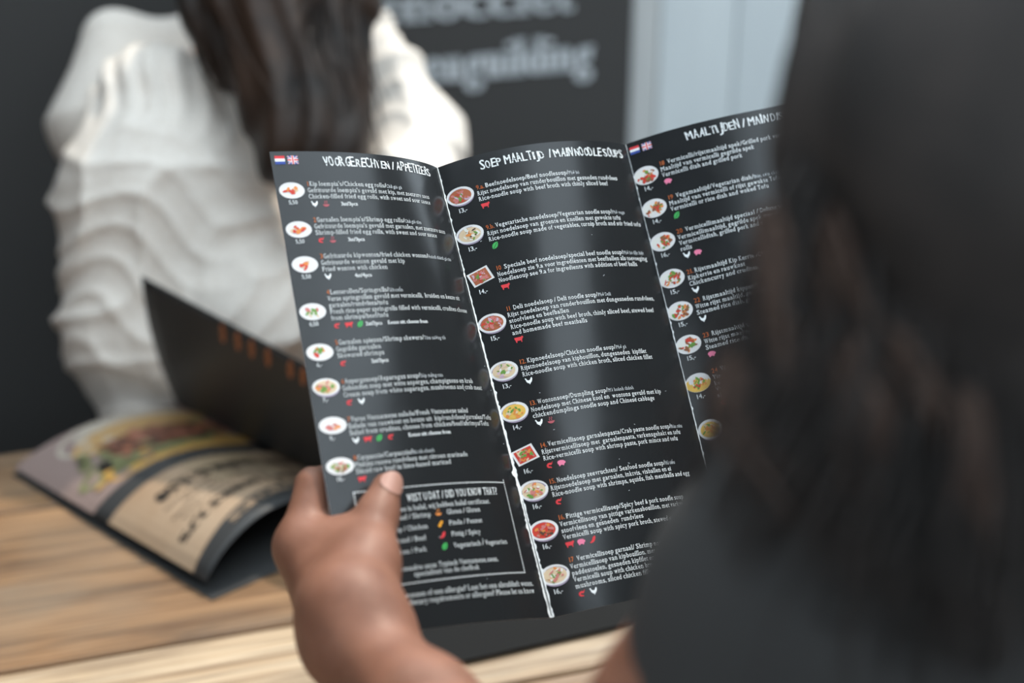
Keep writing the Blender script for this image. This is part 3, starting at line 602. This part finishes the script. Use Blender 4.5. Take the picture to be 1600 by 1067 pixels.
lay_blob(blob(.40, .6, .06, .45), 8, .0010); lay_blob(blob(.33, .50, .07, .46, rot=.02), 3, .0013); lay_blob(blob(.26, .62, .085, .36, rot=-.02, jit=.006), 2, .0016)
for i in range(46):
    w = R_.uniform(.12, .96); l = .255 + R_.uniform(-.07, .09) + .05 * (w - .5) ** 2; m = R_.choice((2, 4, 4, 6, 5, 3)) if w > .3 else R_.choice((3, 3, 3, 6))
    lay_blob(blob(l, w, R_.uniform(.010, .03), R_.uniform(.015, .05), 8, R_.uniform(-.5, .5), .004), m, .0018 + i * .00002)
for i in range(14): lay_blob(blob(.37 + R_.uniform(-.03, .03), R_.uniform(.1, .95), .012, .03, 8, 0, .003), R_.choice((5, 8, 3, 1)), .0026 + i * .00002)
mb.build('burger_picture', BM, pg)
mb = MB(); skw = lambda U: np.stack([U[:, 0] - .13 * U[:, 1] * np.clip((U[:, 0] - .7) / .24, 0, 1), U[:, 1]], 1)
lay(mb, arch, *grid(.525, .94, .0, 1, 16, 24, skw), 0)
V, F = grid(.53, .74, .42, .80, 6, 10); lay(mb, arch, V, F, 1, .0008)
V, F = grid(.66, .78, .55, .75, 4, 6); lay(mb, arch, V, F, 2, .0010)
V, F = grid(.83, .86, .62, .64, 2, 2); lay(mb, arch, V, F, 3, .0010)
mb.build('drinks_block', [M_kraft, noisy(pmat('kraft_shade', (.34, .25, .15), .4), (.27, .19, .11), (.38, .28, .18), 12), noisy(pmat('kraft_mottle', (.3, .22, .14), .4), (.20, .14, .09), (.42, .32, .22), 60), M_black2], pg)
M_txt = pmat('black_print', (.02, .018, .016), .5, .3)
def page_text(name, t, l, w0, w1, size, mat, bold=.0, fn=arch, slab=False, slope=.0):
    """upside-down lines on the bowed page: the text runs from w0 down to w1, letter tops towards +l"""
    mb = MB(); kk = 100. / sum(cw(c) for c in t); it, _ = text2d(t, 0, 0, size, kk, slab, bold)
    for U, F in it:
        ww = w0 + (w1 - w0) * U[:, 0] / 100.; lay(mb, fn, np.stack([l - slope * ww - U[:, 1] / 1000., ww], 1), F, 0, .0013)
    mb.build(name, [mat], pg)
page_text('drinks_heading', 'MIX DRINKS: 5,50', .612, .97, .17, 68, M_txt, 1.0)
page_text('drinks_heading', 'SOFT DRINKS 2,75', .828, .82, .06, 44, M_txt, .8, slope=.07)
page_text('drinks_heading', 'BEER 2,75', .72, .99, .80, 40, M_txt, .7)
for l, a, c, t in ((.66, .62, .40, 'Bacardi / Cola'), (.69, .60, .14, 'Vodka / Jus / Fanta'), (.715, .60, .22, 'Whisky / Cola / Sprite'), (.745, .56, .12, 'Gin / Tonic / Cassis'), (.775, .44, .14, 'Rum / Cola')): page_text('drinks_text', t, l, a, c, 20, M_txt)
page_text('page_heading', 'SANDWICHES', .952, .95, .22, 36, M_kraft, .5, slope=.11)
# row of dishes along the top of the upright page
for i, l in enumerate((.389, .458, .52, .592, .688, .742, .81, .88)):
    a = np.linspace(0, 6.283, 18, endpoint=False); mb = MB()
    lay(mb, upright, np.stack([l + .012 * np.cos(a), .895 + .075 * np.sin(a)], 1), [tuple(range(18))], 0, .0012, (-.6, -.7, .2))
    lay(mb, upright, np.stack([l + .007 * np.cos(a), .895 + .045 * np.sin(a)], 1), [tuple(range(18))], 1, .0016, (-.6, -.7, .2))
    mb.build('dish_picture', [M_dimdish, FOOD['brown']], up)
# ------------------------------------------------------------------ people
M_skin = pmat('skin', (.50, .255, .165), .5, .35); 
N, L, b = nodes(M_skin); tcx = N.new('ShaderNodeTexCoord'); nz = N.new('ShaderNodeTexNoise'); nz.inputs['Scale'].default_value = 45; nz.inputs['Detail'].default_value = 5
cr = N.new('ShaderNodeValToRGB'); cr.color_ramp.elements[0].color = (.215, .092, .056, 1); cr.color_ramp.elements[0].position = .35; cr.color_ramp.elements[1].color = (.29, .130, .082, 1); cr.color_ramp.elements[1].position = .65
L.new(tcx.outputs['Object'], nz.inputs[0]); L.new(nz.outputs[0], cr.inputs[0]); L.new(cr.outputs[0], b.inputs['Base Color'])
n2 = N.new('ShaderNodeTexNoise'); n2.inputs['Scale'].default_value = 350; bp = N.new('ShaderNodeBump'); bp.inputs['Strength'].default_value = .15; bp.inputs['Distance'].default_value = .001
L.new(tcx.outputs['Object'], n2.inputs[0]); L.new(n2.outputs[0], bp.inputs['Height']); L.new(bp.outputs[0], b.inputs['Normal'])
b.inputs['Subsurface Weight'].default_value = .12; b.inputs['Subsurface Radius'].default_value = (.01, .004, .002); b.inputs['Subsurface Scale'].default_value = .5
M_nail = pmat('nail', (.46, .24, .18), .3, .5)
M_hair = noisy(pmat('dark_hair', (.03, .024, .02), .55, .25), (.036, .032, .030), (.056, .047, .043), 30)
M_hairb = noisy(pmat('brown_hair', (.05, .03, .02), .5, .3), (.016, .012, .010), (.040, .022, .014), 14)
M_top = pmat('black_top', (.065, .064, .063), .85, .2)
M_linen = noisy(pmat('white_linen', (.72, .70, .67), .85, .2), (.72, .645, .57), (.78, .715, .645), 160, (1, 1, 1), 3, .15)
M_eye = pmat('eye', (.7, .68, .65), .3); M_iris = pmat('iris', (.05, .03, .02), .2); M_lip = pmat('lip', (.42, .15, .12), .45)
M_trouser = pmat('dark_trousers', (.03, .03, .035), .9, .2)

def frame_of(fwd, up=(0, 0, 1)):
    f = np.array(fwd, float); f /= np.linalg.norm(f); u = np.array(up, float); r = np.cross(f, u); r /= np.linalg.norm(r); u = np.cross(r, f); return np.stack([r, f, u], 1)   # columns: right, forward, up
def sd_head(P, c, Rm, s=1.0):
    q = (P - c) @ Rm / s
    d = sd_ell(q, (0, -.008, .028), (.073, .092, .088))
    d = smin(d, sd_ell(q, (0, .022, -.038), (.056, .068, .072)), .03)
    d = smin(d, sd_ell(q, (0, .060, -.088), (.022, .02, .02)), .03)
    d = smin(d, sd_cone(q, (0, .086, .012), (0, .104, -.026), .008, .012), .012)
    for sx in (-1, 1):
        d = smin(d, sd_ell(q, (sx * .014, .092, -.029), (.008, .009, .007)), .008)
        d = np.maximum(d, -sd_ell(q, (sx * .031, .093, .008), (.014, .012, .009))) if False else smin(d, sd_ell(q, (sx * .031, .080, .020), (.024, .010, .006)), .01)
        d = smin(d, sd_ell(q, (sx * .074, -.008, -.012), (.009, .018, .03)), .008)
    d = smin(d, sd_ell(q, (0, .082, -.055), (.022, .010, .006)), .006); d = smin(d, sd_ell(q, (0, .079, -.064), (.020, .010, .007)), .006)
    return d * s
def face_parts(root, c, Rm):
    for sx in (-1, 1):
        a = np.linspace(0, math.pi, 9); mb = MB(); V = []; F = []
        for i, t in enumerate(a):
            for p in np.linspace(0, 2 * math.pi, 12, endpoint=False): V.append((sx * .031 + .0125 * math.sin(t) * math.cos(p), .0665 + .0125 * math.cos(t), .006 + .0105 * math.sin(t) * math.sin(p)))
        F = [(i * 12 + j, i * 12 + (j + 1) % 12, (i + 1) * 12 + (j + 1) % 12, (i + 1) * 12 + j) for i in range(8) for j in range(12)]
        obj('eye', np.array(V) @ Rm.T + c, F, [M_iris, M_eye], root, True, [0 if i < 3 else 1 for i in range(8) for j in range(12)])
    V = []; F = []
    for i, x in enumerate(np.linspace(-.021, .021, 9)):
        w = math.sqrt(max(0, 1 - (x / .0215) ** 2))
        for z, dy in ((.0065 * w, 0), (.003 * w, .0045 * w), (0, .001), (-.004 * w, .0045 * w), (-.008 * w, 0)): V.append((x, .0845 - 9 * x * x + dy, -.060 + z))
    F = [(i * 5 + j, (i + 1) * 5 + j, (i + 1) * 5 + j + 1, i * 5 + j + 1) for i in range(8) for j in range(4)]
    obj('lips', np.array(V) @ Rm.T + c, F, M_lip, root, True)
def strands(name, guides, n, spread, rad, mat, parent, seed, taper=.25, wave=.004):
    """many thin three-sided locks following guide curves (lists of points), with jitter and a wave"""
    r = np.random.default_rng(seed); V = []; F = []; m = 14; cnt = 0
    for g in guides:
        pts = np.array(g, float); t = np.linspace(0, len(pts) - 1, m); i = np.minimum(t.astype(int), len(pts) - 2); f = (t - i)[:, None]
        pm = pts[np.maximum(i - 1, 0)]; p0 = pts[i]; p1 = pts[i + 1]; p2 = pts[np.minimum(i + 2, len(pts) - 1)]
        cur = .5 * (2 * p0 + (p1 - pm) * f + (2 * pm - 5 * p0 + 4 * p1 - p2) * f ** 2 + (3 * p0 - pm - 3 * p1 + p2) * f ** 3)
        for _ in range(n):
            o = r.normal(0, 1, 3) * spread; o2 = o + r.normal(0, .6, 3) * spread; k = np.linspace(0, 1, m)[:, None]; end = r.uniform(.75, 1.0)
            c = cur * 1.0; c = c + o * (.5 + .5 * k) + (o2 - o) * k; ph = r.uniform(0, 6.28, 3); c = c + wave * np.sin(k * r.uniform(5, 11) + ph) * k
            c = c[:max(4, int(m * end))]; mm = len(c); w = rad * r.uniform(.6, 1.4) * (1 - (1 - taper) * np.linspace(0, 1, mm) ** 2)
            a0 = r.uniform(0, 6.28); d = np.gradient(c, axis=0); d /= np.linalg.norm(d, axis=1)[:, None] + 1e-9
            s1 = np.cross(d, [.3, .9, .2]); s1 /= np.linalg.norm(s1, axis=1)[:, None] + 1e-9; s2 = np.cross(d, s1)
            for q in range(3): V.append(c + (s1 * math.cos(a0 + q * 2.094) + s2 * math.sin(a0 + q * 2.094)) * w[:, None])
            base = cnt
            for q in range(3):
                A = base + q * mm; B = base + ((q + 1) % 3) * mm
                F.append(np.stack([np.arange(mm - 1) + A, np.arange(mm - 1) + A + 1, np.arange(mm - 1) + B + 1, np.arange(mm - 1) + B], 1))
            cnt += 3 * mm
    V = np.concatenate(V); F = np.concatenate(F)
    return tag(obj(name, V, F, mat, parent, True), kind='stuff')

# ---- the reader in the foreground
HC = np.array([0.182, 0.485, 1.311]); HR = frame_of((-.30, .80, -.45))
SH = np.array([0.115, 0.449, 1.179]); EL = np.array([0.027, 0.430, 1.015]); WRI = np.array([-0.079, 0.599, 1.020])
NECK = HC + np.array([.02, -.03, -.13]); SHR = SH + np.array([.33, -.06, -.02]); HIP = np.array([(SH[0] + SHR[0]) / 2 + .02, SH[1] - .10, .58])
arm = [(SH, .047), (SH * .5 + EL * .5 + [0, -.004, -.004], .042), (EL, .036), (EL * .72 + WRI * .28, .035), (EL * .35 + WRI * .65, .0262), (WRI, .0198)]
FING = [
 [(WRI, .019), (np.array([-0.114, 0.663, 1.033]), .0135), (np.array([-0.111, 0.691, 1.055]), .0098), (np.array([-0.104, 0.730, 1.037]), .0092), (np.array([-0.097, 0.743, 1.025]), .008)],
 [(WRI, .019), (np.array([-0.116, 0.682, 1.015]), .0135), (np.array([-0.114, 0.725, 1.017]), .0108), (np.array([-0.106, 0.745, 1.005]), .0092), (np.array([-0.094, 0.743, 1.004]), .008)],
 [(WRI, .018), (np.array([-0.115, 0.697, 0.998]), .0125), (np.array([-0.114, 0.731, 0.997]), .0100), (np.array([-0.105, 0.745, 0.988]), .0088), (np.array([-0.093, 0.738, 0.989]), .0077)],
 [(WRI, .017), (np.array([-0.112, 0.703, 0.984]), .0115), (np.array([-0.110, 0.728, 0.981]), .0088), (np.array([-0.102, 0.737, 0.977]), .0077), (np.array([-0.092, 0.731, 0.978]), .0068)]]
TH = [(np.array([-0.082, 0.606, 1.036]), .019), (np.array([-0.077, 0.636, 1.040]), .0150), (np.array([-0.073, 0.665, 1.051]), .0105), (np.array([-0.069, 0.680, 1.059]), .0086)]
def f_hand(P):
    d = sd_chain(P, arm[3:], .03)
    d = smin(d, sd_chain(P, [(WRI, .019)] + TH, .02), .018)
    palm = None
    for g in FING:
        e = sd_cone(P, g[0][0], g[1][0], g[0][1], g[1][1]); palm = e if palm is None else smin(palm, e, .016)
    d = smin(d, palm, .022)
    web = np.array([-0.093, 0.657, 1.038]); d = smin(d, sd_cone(P, web, TH[1][0], .0085, .012), .016); d = smin(d, sd_cone(P, web, FING[0][1][0], .0085, .011), .016)
    for g in FING: d = smin(d, sd_chain(P, g[1:], .006), .006)
    return d
RE = SHR + np.array([.07, .15, -.24]); EDGE = np.array([.2517, .846, 1.062]); RWp = EDGE + np.array([.062, -.080, -.045])
def f_rhand(P):
    # right hand on the far edge: fingers behind the sheet, thumb in front of it
    bk = np.array([-.03, .86, -.50]); kn = EDGE + np.array([.026, -.012, 0])
    d = sd_cone(P, RWp, kn + [0, 0, .012], .021, .015); d = smin(d, sd_cone(P, RWp, kn + [.006, 0, -.022], .020, .014), .015)
    for i in range(4):
        o = np.array([.006 * i, .004 * i, .022 - .0185 * i]); k = kn + o
        d = smin(d, sd_chain(P, [(k, .0105), (k + bk * .030 + [-.012, 0, .004], .0092), (k + bk * .030 + [-.040, 0, .006], .0082), (k + bk * .026 + [-.060, 0, .004], .0072)], .006), .007)
    return smin(d, sd_chain(P, [(RWp + [-.004, .012, .012], .016), (EDGE + [.012, -.034, .020], .0125), (EDGE + [-.014, -.026, .032], .0102), (EDGE + [-.036, -.018, .040], .0082)], .01), .014)
def f_reader(P):
    d = f_hand(P)
    d = smin(d, sd_chain(P, arm[:4], .03), .02)
    d = smin(d, sd_chain(P, [(SHR, .047), (RE, .036), (RE * .7 + RWp * .3, .037), (RWp, .022)], .03), .03)
    d = smin(d, f_rhand(P), .012)
    d = smin(d, sd_cone(P, NECK, HC + HR @ np.array([0, -.02, -.05]), .055, .05), .03)
    d = smin(d, sd_cone(P, SH + [.06, 0, .0], SHR + [-.06, 0, .0], .055, .055), .05)
    d = smin(d, sd_cone(P, (SH + SHR) / 2 - [0, 0, .06], HIP, .115, .12), .06)
    hd = sd_head(P, HC, HR, .95)
    d = smin(d, hd, .02)
    return d
reader = empty('person', (float(HIP[0]), float(HIP[1]), .46)); tag(reader, 'person with long dark hair and black top, seen from behind, holding the menu', 'person')
def split_mesh(name, fine, coarse, lo, hi, flo, fhi, hf, hc, mat, parent):
    """one skin: fine cells inside the box flo..fhi, coarse outside"""
    V1, F1 = sdf_mesh(fine, flo, fhi, hf); V2, F2 = sdf_mesh(coarse, lo, hi, hc)
    keep = ~((V2 > np.array(flo) + hc * .7) & (V2 < np.array(fhi) - hc * .7)).all(1)
    F2 = F2[keep[F2].any(1)]
    return obj(name, np.concatenate([V1, V2]), np.concatenate([F1, F2 + len(V1)]), mat, parent, True)
flo = np.minimum.reduce([WRI, FING[0][2][0], TH[3][0]]) + [-.06, -.07, -.06]; fhi = np.maximum.reduce([WRI, FING[3][4][0], TH[3][0], FING[0][2][0]]) + [.05, .05, .05]
body = split_mesh('body', f_reader, f_reader, (-.2, .1, .42), (.66, 1.0, 1.5), flo, fhi, .0024, .005, M_skin, reader)
# thumb nail
tp, tb = TH[3][0], TH[2][0]; ax = (tp - tb) / np.linalg.norm(tp - tb); toc = np.array([0, 0, 1.45]) - tp; toc = toc + np.array([.35, 0, .1]); nn = toc - ax * (toc @ ax); nn /= np.linalg.norm(nn); sd = np.cross(ax, nn)
V = []; F = []
for i, u in enumerate(np.linspace(-1, 1, 9)):
    for j, w in enumerate(np.linspace(-1, 1, 9)):
        uu = u * math.sqrt(1 - .5 * w * w) ; ww = w * math.sqrt(1 - .5 * u * u)
        a = ww * .85; V.append(tp + ax * (.0005 + uu * .0068) + (nn * math.cos(a) + sd * math.sin(a)) * (.0093 - .0008 * uu))
F = [(i * 9 + j, i * 9 + j + 1, (i + 1) * 9 + j + 1, (i + 1) * 9 + j) for i in range(8) for j in range(8)]
obj('thumb_nail', V, F, M_nail, reader, True)
mp_ = TH[1][0] * .45 + TH[2][0] * .55; mn = np.array([0, 0, 1.45]) - mp_; mn /= np.linalg.norm(mn)
V = [mp_ + mn * .0125 * 1.02 + np.array([math.cos(a) * .0012, 0, math.sin(a) * .0012]) * r_ + mn * (.0006 * (1 - r_)) for r_ in (1, .5) for a in np.linspace(0, 6.283, 8, endpoint=False)]
obj('mole', V, [(i, (i + 1) % 8, 8 + (i + 1) % 8, 8 + i) for i in range(8)] + [tuple(range(8, 16))], pmat('mole', (.05, .03, .028), .6), reader)
def f_top(P):
    d = sd_cone(P, SH + [.04, -.01, .0], SHR + [-.03, 0, .0], .074, .074)
    d = smin(d, sd_cone(P, (SH + SHR) / 2 - [0, 0, .06], HIP, .136, .146), .06)
    so = np.array([.044, .01, .015]); d = smin(d, sd_cone(P, SH + so * .45 + [0, -.012, .012], SH * .10 + EL * .90 + so * .72, .062, .060), .03)
    w = .004 * np.sin(P[:, 2] * 60 + 9 * np.sin(P[:, 0] * 14 + P[:, 1] * 9)); return d + w
V, F = sdf_mesh(f_top, (-.15, .1, .40), (.6, .75, 1.32), .008); obj('black_top', V, F, M_top, reader, True)
face_parts(reader, HC, HR)
def f_hair(P):
    q = (P - HC) @ HR
    d = sd_ell(q, (0, -.018, .028), (.080, .097, .087))
    cut = sd_ell(q, (0, .085, -.03), (.058, .055, .085)); d = np.maximum(d, -cut)
    d = smin(d, sd_cone(P, HC + HR @ np.array([-.01, -.05, -.02]), HC + np.array([.02, -.05, -.22]), .075, .075), .05)
    d = smin(d, sd_cone(P, HC + HR @ np.array([-.05, -.02, -.01]), SH + np.array([.07, .02, .03]), .048, .05), .04)
    d = smin(d, sd_cone(P, SH + np.array([.07, .02, .03]), SH + np.array([.09, .02, -.16]), .052, .045), .04)
    return d + .0035 * np.sin(q[:, 0] * 120 + q[:, 1] * 90 + 3 * np.sin(P[:, 2] * 25))
V, F = sdf_mesh(f_hair, (-.1, .2, .85), (.6, .75, 1.5), .006); obj('hair', V, F, M_hair, reader, True)
G = [[(0.112, 0.464, 1.337), (0.097, 0.444, 1.317), (0.096, 0.427, 1.290), (0.097, 0.409, 1.262), (0.091, 0.396, 1.232), (0.083, 0.385, 1.208)],
     [(0.110, 0.453, 1.335), (0.099, 0.430, 1.310), (0.084, 0.420, 1.286), (0.079, 0.409, 1.262), (0.071, 0.398, 1.238), (0.066, 0.398, 1.213)],
     [(0.114, 0.448, 1.326), (0.105, 0.426, 1.301), (0.100, 0.412, 1.281), (0.087, 0.401, 1.257), (0.077, 0.396, 1.232), (0.070, 0.393, 1.201)],
     [(0.117, 0.439, 1.329), (0.113, 0.417, 1.304), (0.109, 0.405, 1.277), (0.099, 0.393, 1.250), (0.087, 0.389, 1.218), (0.077, 0.387, 1.188)],
     [(0.126, 0.434, 1.319), (0.125, 0.413, 1.295), (0.120, 0.391, 1.270), (0.112, 0.380, 1.246), (0.105, 0.376, 1.212), (0.101, 0.381, 1.175)],
     [(0.135, 0.425, 1.322), (0.135, 0.399, 1.290), (0.135, 0.386, 1.260), (0.130, 0.372, 1.228), (0.125, 0.368, 1.196), (0.124, 0.373, 1.156)],
     [(0.147, 0.415, 1.325), (0.149, 0.390, 1.294), (0.149, 0.375, 1.259), (0.146, 0.359, 1.225), (0.145, 0.356, 1.193), (0.151, 0.368, 1.146)],
     [(0.135, 0.429, 1.331), (0.130, 0.405, 1.302), (0.124, 0.392, 1.274), (0.116, 0.378, 1.242), (0.108, 0.364, 1.210), (0.110, 0.377, 1.165)],
     [(0.143, 0.415, 1.325), (0.141, 0.390, 1.294), (0.138, 0.375, 1.259), (0.132, 0.359, 1.225), (0.132, 0.356, 1.193), (0.135, 0.368, 1.146)]]
strands('hair_locks', G, 60, .0085, .0011, M_hair, reader, 3, .3, .006)

M_hairw = noisy(pmat('glint_hair', (.16, .10, .075), .6, .25), (.085, .056, .045), (.12, .078, .06), 30)  # brown tint paints light glinting through the loose locks
G1b = [[(0.077, 0.420, 1.307), (0.079, 0.410, 1.290), (0.081, 0.401, 1.274), (0.081, 0.393, 1.261)],
     [(0.098, 0.413, 1.308), (0.100, 0.404, 1.296), (0.102, 0.397, 1.285), (0.104, 0.392, 1.274)],
     [(0.102, 0.392, 1.274), (0.104, 0.382, 1.262), (0.105, 0.375, 1.248), (0.107, 0.368, 1.232)],
     [(0.114, 0.383, 1.278), (0.119, 0.378, 1.270), (0.123, 0.373, 1.260), (0.125, 0.369, 1.251)],
     [(0.069, 0.400, 1.266), (0.067, 0.395, 1.255), (0.072, 0.389, 1.243), (0.083, 0.384, 1.230)],
     [(0.132, 0.368, 1.269), (0.134, 0.362, 1.255), (0.134, 0.356, 1.242), (0.135, 0.351, 1.230)]]
strands('glint_locks', G1b, 18, .0045, .0012, M_hairw, reader, 11, .25, .003)

# ---- the woman across the table
C2 = np.array([-0.249, 1.670, 1.316]); R2 = frame_of((.05, -.80, -.55))
S2 = np.array([-0.414, 1.594, 1.046]); E2w = np.array([-0.428, 1.454, 0.782]); H2 = np.array([-0.140, 1.428, 0.821])
S2R = np.array([-0.197, 1.738, 1.124]); E2R = np.array([-0.116, 1.610, 0.985]); H2R = np.array([-0.104, 1.355, 0.928])
T2 = (S2 + S2R) / 2 + np.array([0, .05, -.05]); B2 = np.array([T2[0], T2[1] + .14, .56])
woman = empty('person', (float(B2[0]), float(B2[1]), .46)); tag(woman, 'person in a white puff-sleeved blouse with long dark hair behind the table', 'person')
def f_woman(P):
    d = sd_cone(P, C2 + R2 @ np.array([0, -.02, -.06]), T2 + [0, .02, .06], .05, .055)
    d = smin(d, sd_cone(P, S2 + [.05, .03, -.01], S2R + [-.05, .03, -.02], .05, .035), .05); d = smin(d, sd_cone(P, T2 - [0, 0, .06], B2, .11, .12), .05)
    d = smin(d, sd_chain(P, [(S2, .04), (E2w, .034), (H2 * .9 + E2w * .1, .024), (H2 + [.03, -.02, 0], .02)], .02), .03)
    d = smin(d, sd_chain(P, [(S2R, .028), (E2R, .028), (H2R, .022)], .02), .03)
    for i in range(4): d = smin(d, sd_chain(P, [(H2 + [.03, -.02, .004], .014), (H2 + [.075, -.035 - .0, .022 - .016 * i], .0095), (H2 + [.11, -.05, .014 - .018 * i], .008)], .006), .01)
    for i in range(4): d = smin(d, sd_chain(P, [(H2R, .018), (H2R + [-.045, -.05, .022 - .016 * i], .0095), (H2R + [-.07, -.075, .014 - .018 * i], .008)], .006), .01)
    d = smin(d, sd_head(P, C2, R2), .02); return d
V, F = sdf_mesh(f_woman, (-.75, 1.15, .42), (.2, 1.95, 1.62), .007); obj('body', V, F, M_skin, woman, True); face_parts(woman, C2, R2)
def wr(P, a, b, r0):
    """cloth folds: rings that drift and split along a sleeve axis"""
    ax = (b - a) / np.linalg.norm(b - a); t = (P - a) @ ax; s1 = np.cross(ax, [0, -1, 0]); s1 /= np.linalg.norm(s1); s2 = np.cross(ax, s1); u = (P - a) @ s1; v = (P - a) @ s2
    k = 1 - np.abs(np.sin(t * 62 + 2.4 * np.sin(u * 21 + 1.2) + 1.5 * np.sin(v * 17 + t * 9) + 1.1 * np.sin(u * 37 - t * 24)))
    k2 = 1 - np.abs(np.sin(t * 31 - u * 26 + 1.7 * np.sin(u * 14 + t * 20)))
    return t, u, .0055 * k ** 2 + .0085 * k2 ** 2
def f_blouse(P):
    L1 = np.linalg.norm(E2w - S2); t, u, w = wr(P, S2, E2w, .08)
    pl = np.clip(1 - np.abs(t - .0) / .075, 0, 1); w = w * np.clip((t - .03) / .06, .0, 1) + pl * .0045 * np.sin(u * 230 + 2 * np.sin(t * 40))
    arm_ = sd_chain(P, [(S2 + [.012, -.01, -.01], .080), (S2 * .62 + E2w * .38 + [.016, -.012, 0], .110), (E2w + [.016, .012, .03], .094), (E2w + [.015, 0, -.02], .074)], .05) - w + .008
    fo = sd_chain(P, [(E2w + [.02, 0, .02], .07), (E2w * .5 + H2 * .5 + [0, 0, .03], .075), (H2 * .85 + E2w * .15, .045)], .04); t2, u2, w2 = wr(P, E2w, H2, .06); fo = fo - w2 * .9 + .006
    d = smin(arm_, fo, .03)
    inner = sd_cone(P, S2 * .5 + E2w * .5 + [.05, .03, .03], E2w * .5 + H2 * .5 + [-.02, .05, .04], .10, .08) - w * .8; d = smin(d, inner, .04)
    yk = sd_cone(P, np.array([-0.467, 1.661, 1.002]), np.array([-0.476, 1.700, 1.088]), .088, .034); yk = smin(yk, sd_cone(P, np.array([-0.470, 1.694, 1.075]), T2 + [0, .04, .035], .028, .055), .04); d = smin(d, yk, .012)
    tor = sd_cone(P, S2 + [.06, .05, -.03], S2R + [-.05, .04, -.02], .062, .062); tor = smin(tor, sd_cone(P, T2 - [0, -.02, .08], B2 + [0, 0, .1], .125, .13), .06); d = smin(d, tor, .03)
    ra = sd_chain(P, [(S2R + [.0, -.01, -.01], .042), (S2R * .45 + E2R * .55, .046), (E2R + [.01, 0, 0], .056)], .05); t3, u3, w3 = wr(P, S2R, E2R, .06)
    rf = sd_chain(P, [(E2R, .058), (E2R * .5 + H2R * .5, .055), (H2R * .85 + E2R * .15, .04)], .03); d = smin(d, smin(ra, rf, .03) - w3 * .8 + .005, .03)
    return d
V, F = sdf_mesh(f_blouse, (-.75, 1.15, .55), (.2, 1.95, 1.40), .0045); obj('blouse', V, F, M_linen, woman, True)
def f_hair2(P):
    q = (P - C2) @ R2
    d = sd_ell(q, (0, -.022, .034), (.088, .100, .096)); cut = sd_ell(q, (0, .098, -.035), (.058, .064, .098)); d = np.maximum(d, -cut)
    d = smin(d, sd_cone(P, C2 + R2 @ np.array([-.066, -.035, -.02]), np.array([-0.195, 1.565, 1.153]), .036, .045), .03); d = smin(d, sd_cone(P, np.array([-0.199, 1.565, 1.153]), np.array([-0.192, 1.452, 1.024]), .045, .046), .03)
    d = smin(d, sd_cone(P, C2 + R2 @ np.array([.066, -.035, -.02]), np.array([-0.319, 1.572, 1.145]), .036, .042), .03); d = smin(d, sd_cone(P, np.array([-0.319, 1.572, 1.145]), np.array([-0.291, 1.546, 1.087]), .042, .034), .03)
    d = smin(d, sd_cone(P, np.array([-0.258, 1.540, 1.148]), np.array([-0.224, 1.455, 1.030]), .056, .052), .03); d = np.maximum(d, -sd_ell(q, (0, .11, -.05), (.050, .07, .085)))
    return d + .004 * np.sin(P[:, 0] * 150 + 3 * np.sin(P[:, 2] * 22))
V, F = sdf_mesh(f_hair2, (-.6, 1.2, .85), (.15, 1.95, 1.65), .006); obj('hair', V, F, M_hairb, woman, True)
G2 = [[(-0.314, 1.652, 1.324), (-0.319, 1.597, 1.250), (-0.324, 1.553, 1.176), (-0.294, 1.495, 1.120), (-0.261, 1.463, 1.073), (-0.240, 1.432, 1.027)],
     [(-0.319, 1.651, 1.298), (-0.324, 1.593, 1.217), (-0.284, 1.509, 1.150), (-0.246, 1.464, 1.100), (-0.218, 1.438, 1.066), (-0.197, 1.407, 1.020)],
     [(-0.174, 1.646, 1.312), (-0.177, 1.591, 1.237), (-0.187, 1.530, 1.173), (-0.188, 1.485, 1.122), (-0.176, 1.453, 1.075), (-0.167, 1.422, 1.029)],
     [(-0.171, 1.651, 1.298), (-0.170, 1.593, 1.217), (-0.174, 1.542, 1.151), (-0.169, 1.499, 1.105), (-0.158, 1.470, 1.064), (-0.148, 1.444, 1.030)],
     [(-0.326, 1.667, 1.310), (-0.341, 1.622, 1.233), (-0.340, 1.573, 1.172), (-0.326, 1.540, 1.123), (-0.304, 1.516, 1.094), (-0.284, 1.487, 1.053)],
     [(-0.174, 1.633, 1.306), (-0.186, 1.578, 1.232), (-0.215, 1.504, 1.165), (-0.223, 1.469, 1.112), (-0.215, 1.435, 1.060), (-0.207, 1.404, 1.014)]]
strands('hair_locks', G2, 40, .012, .0016, M_hairb, woman, 5, .4, .008)

bpy.data.objects.remove(_fo)
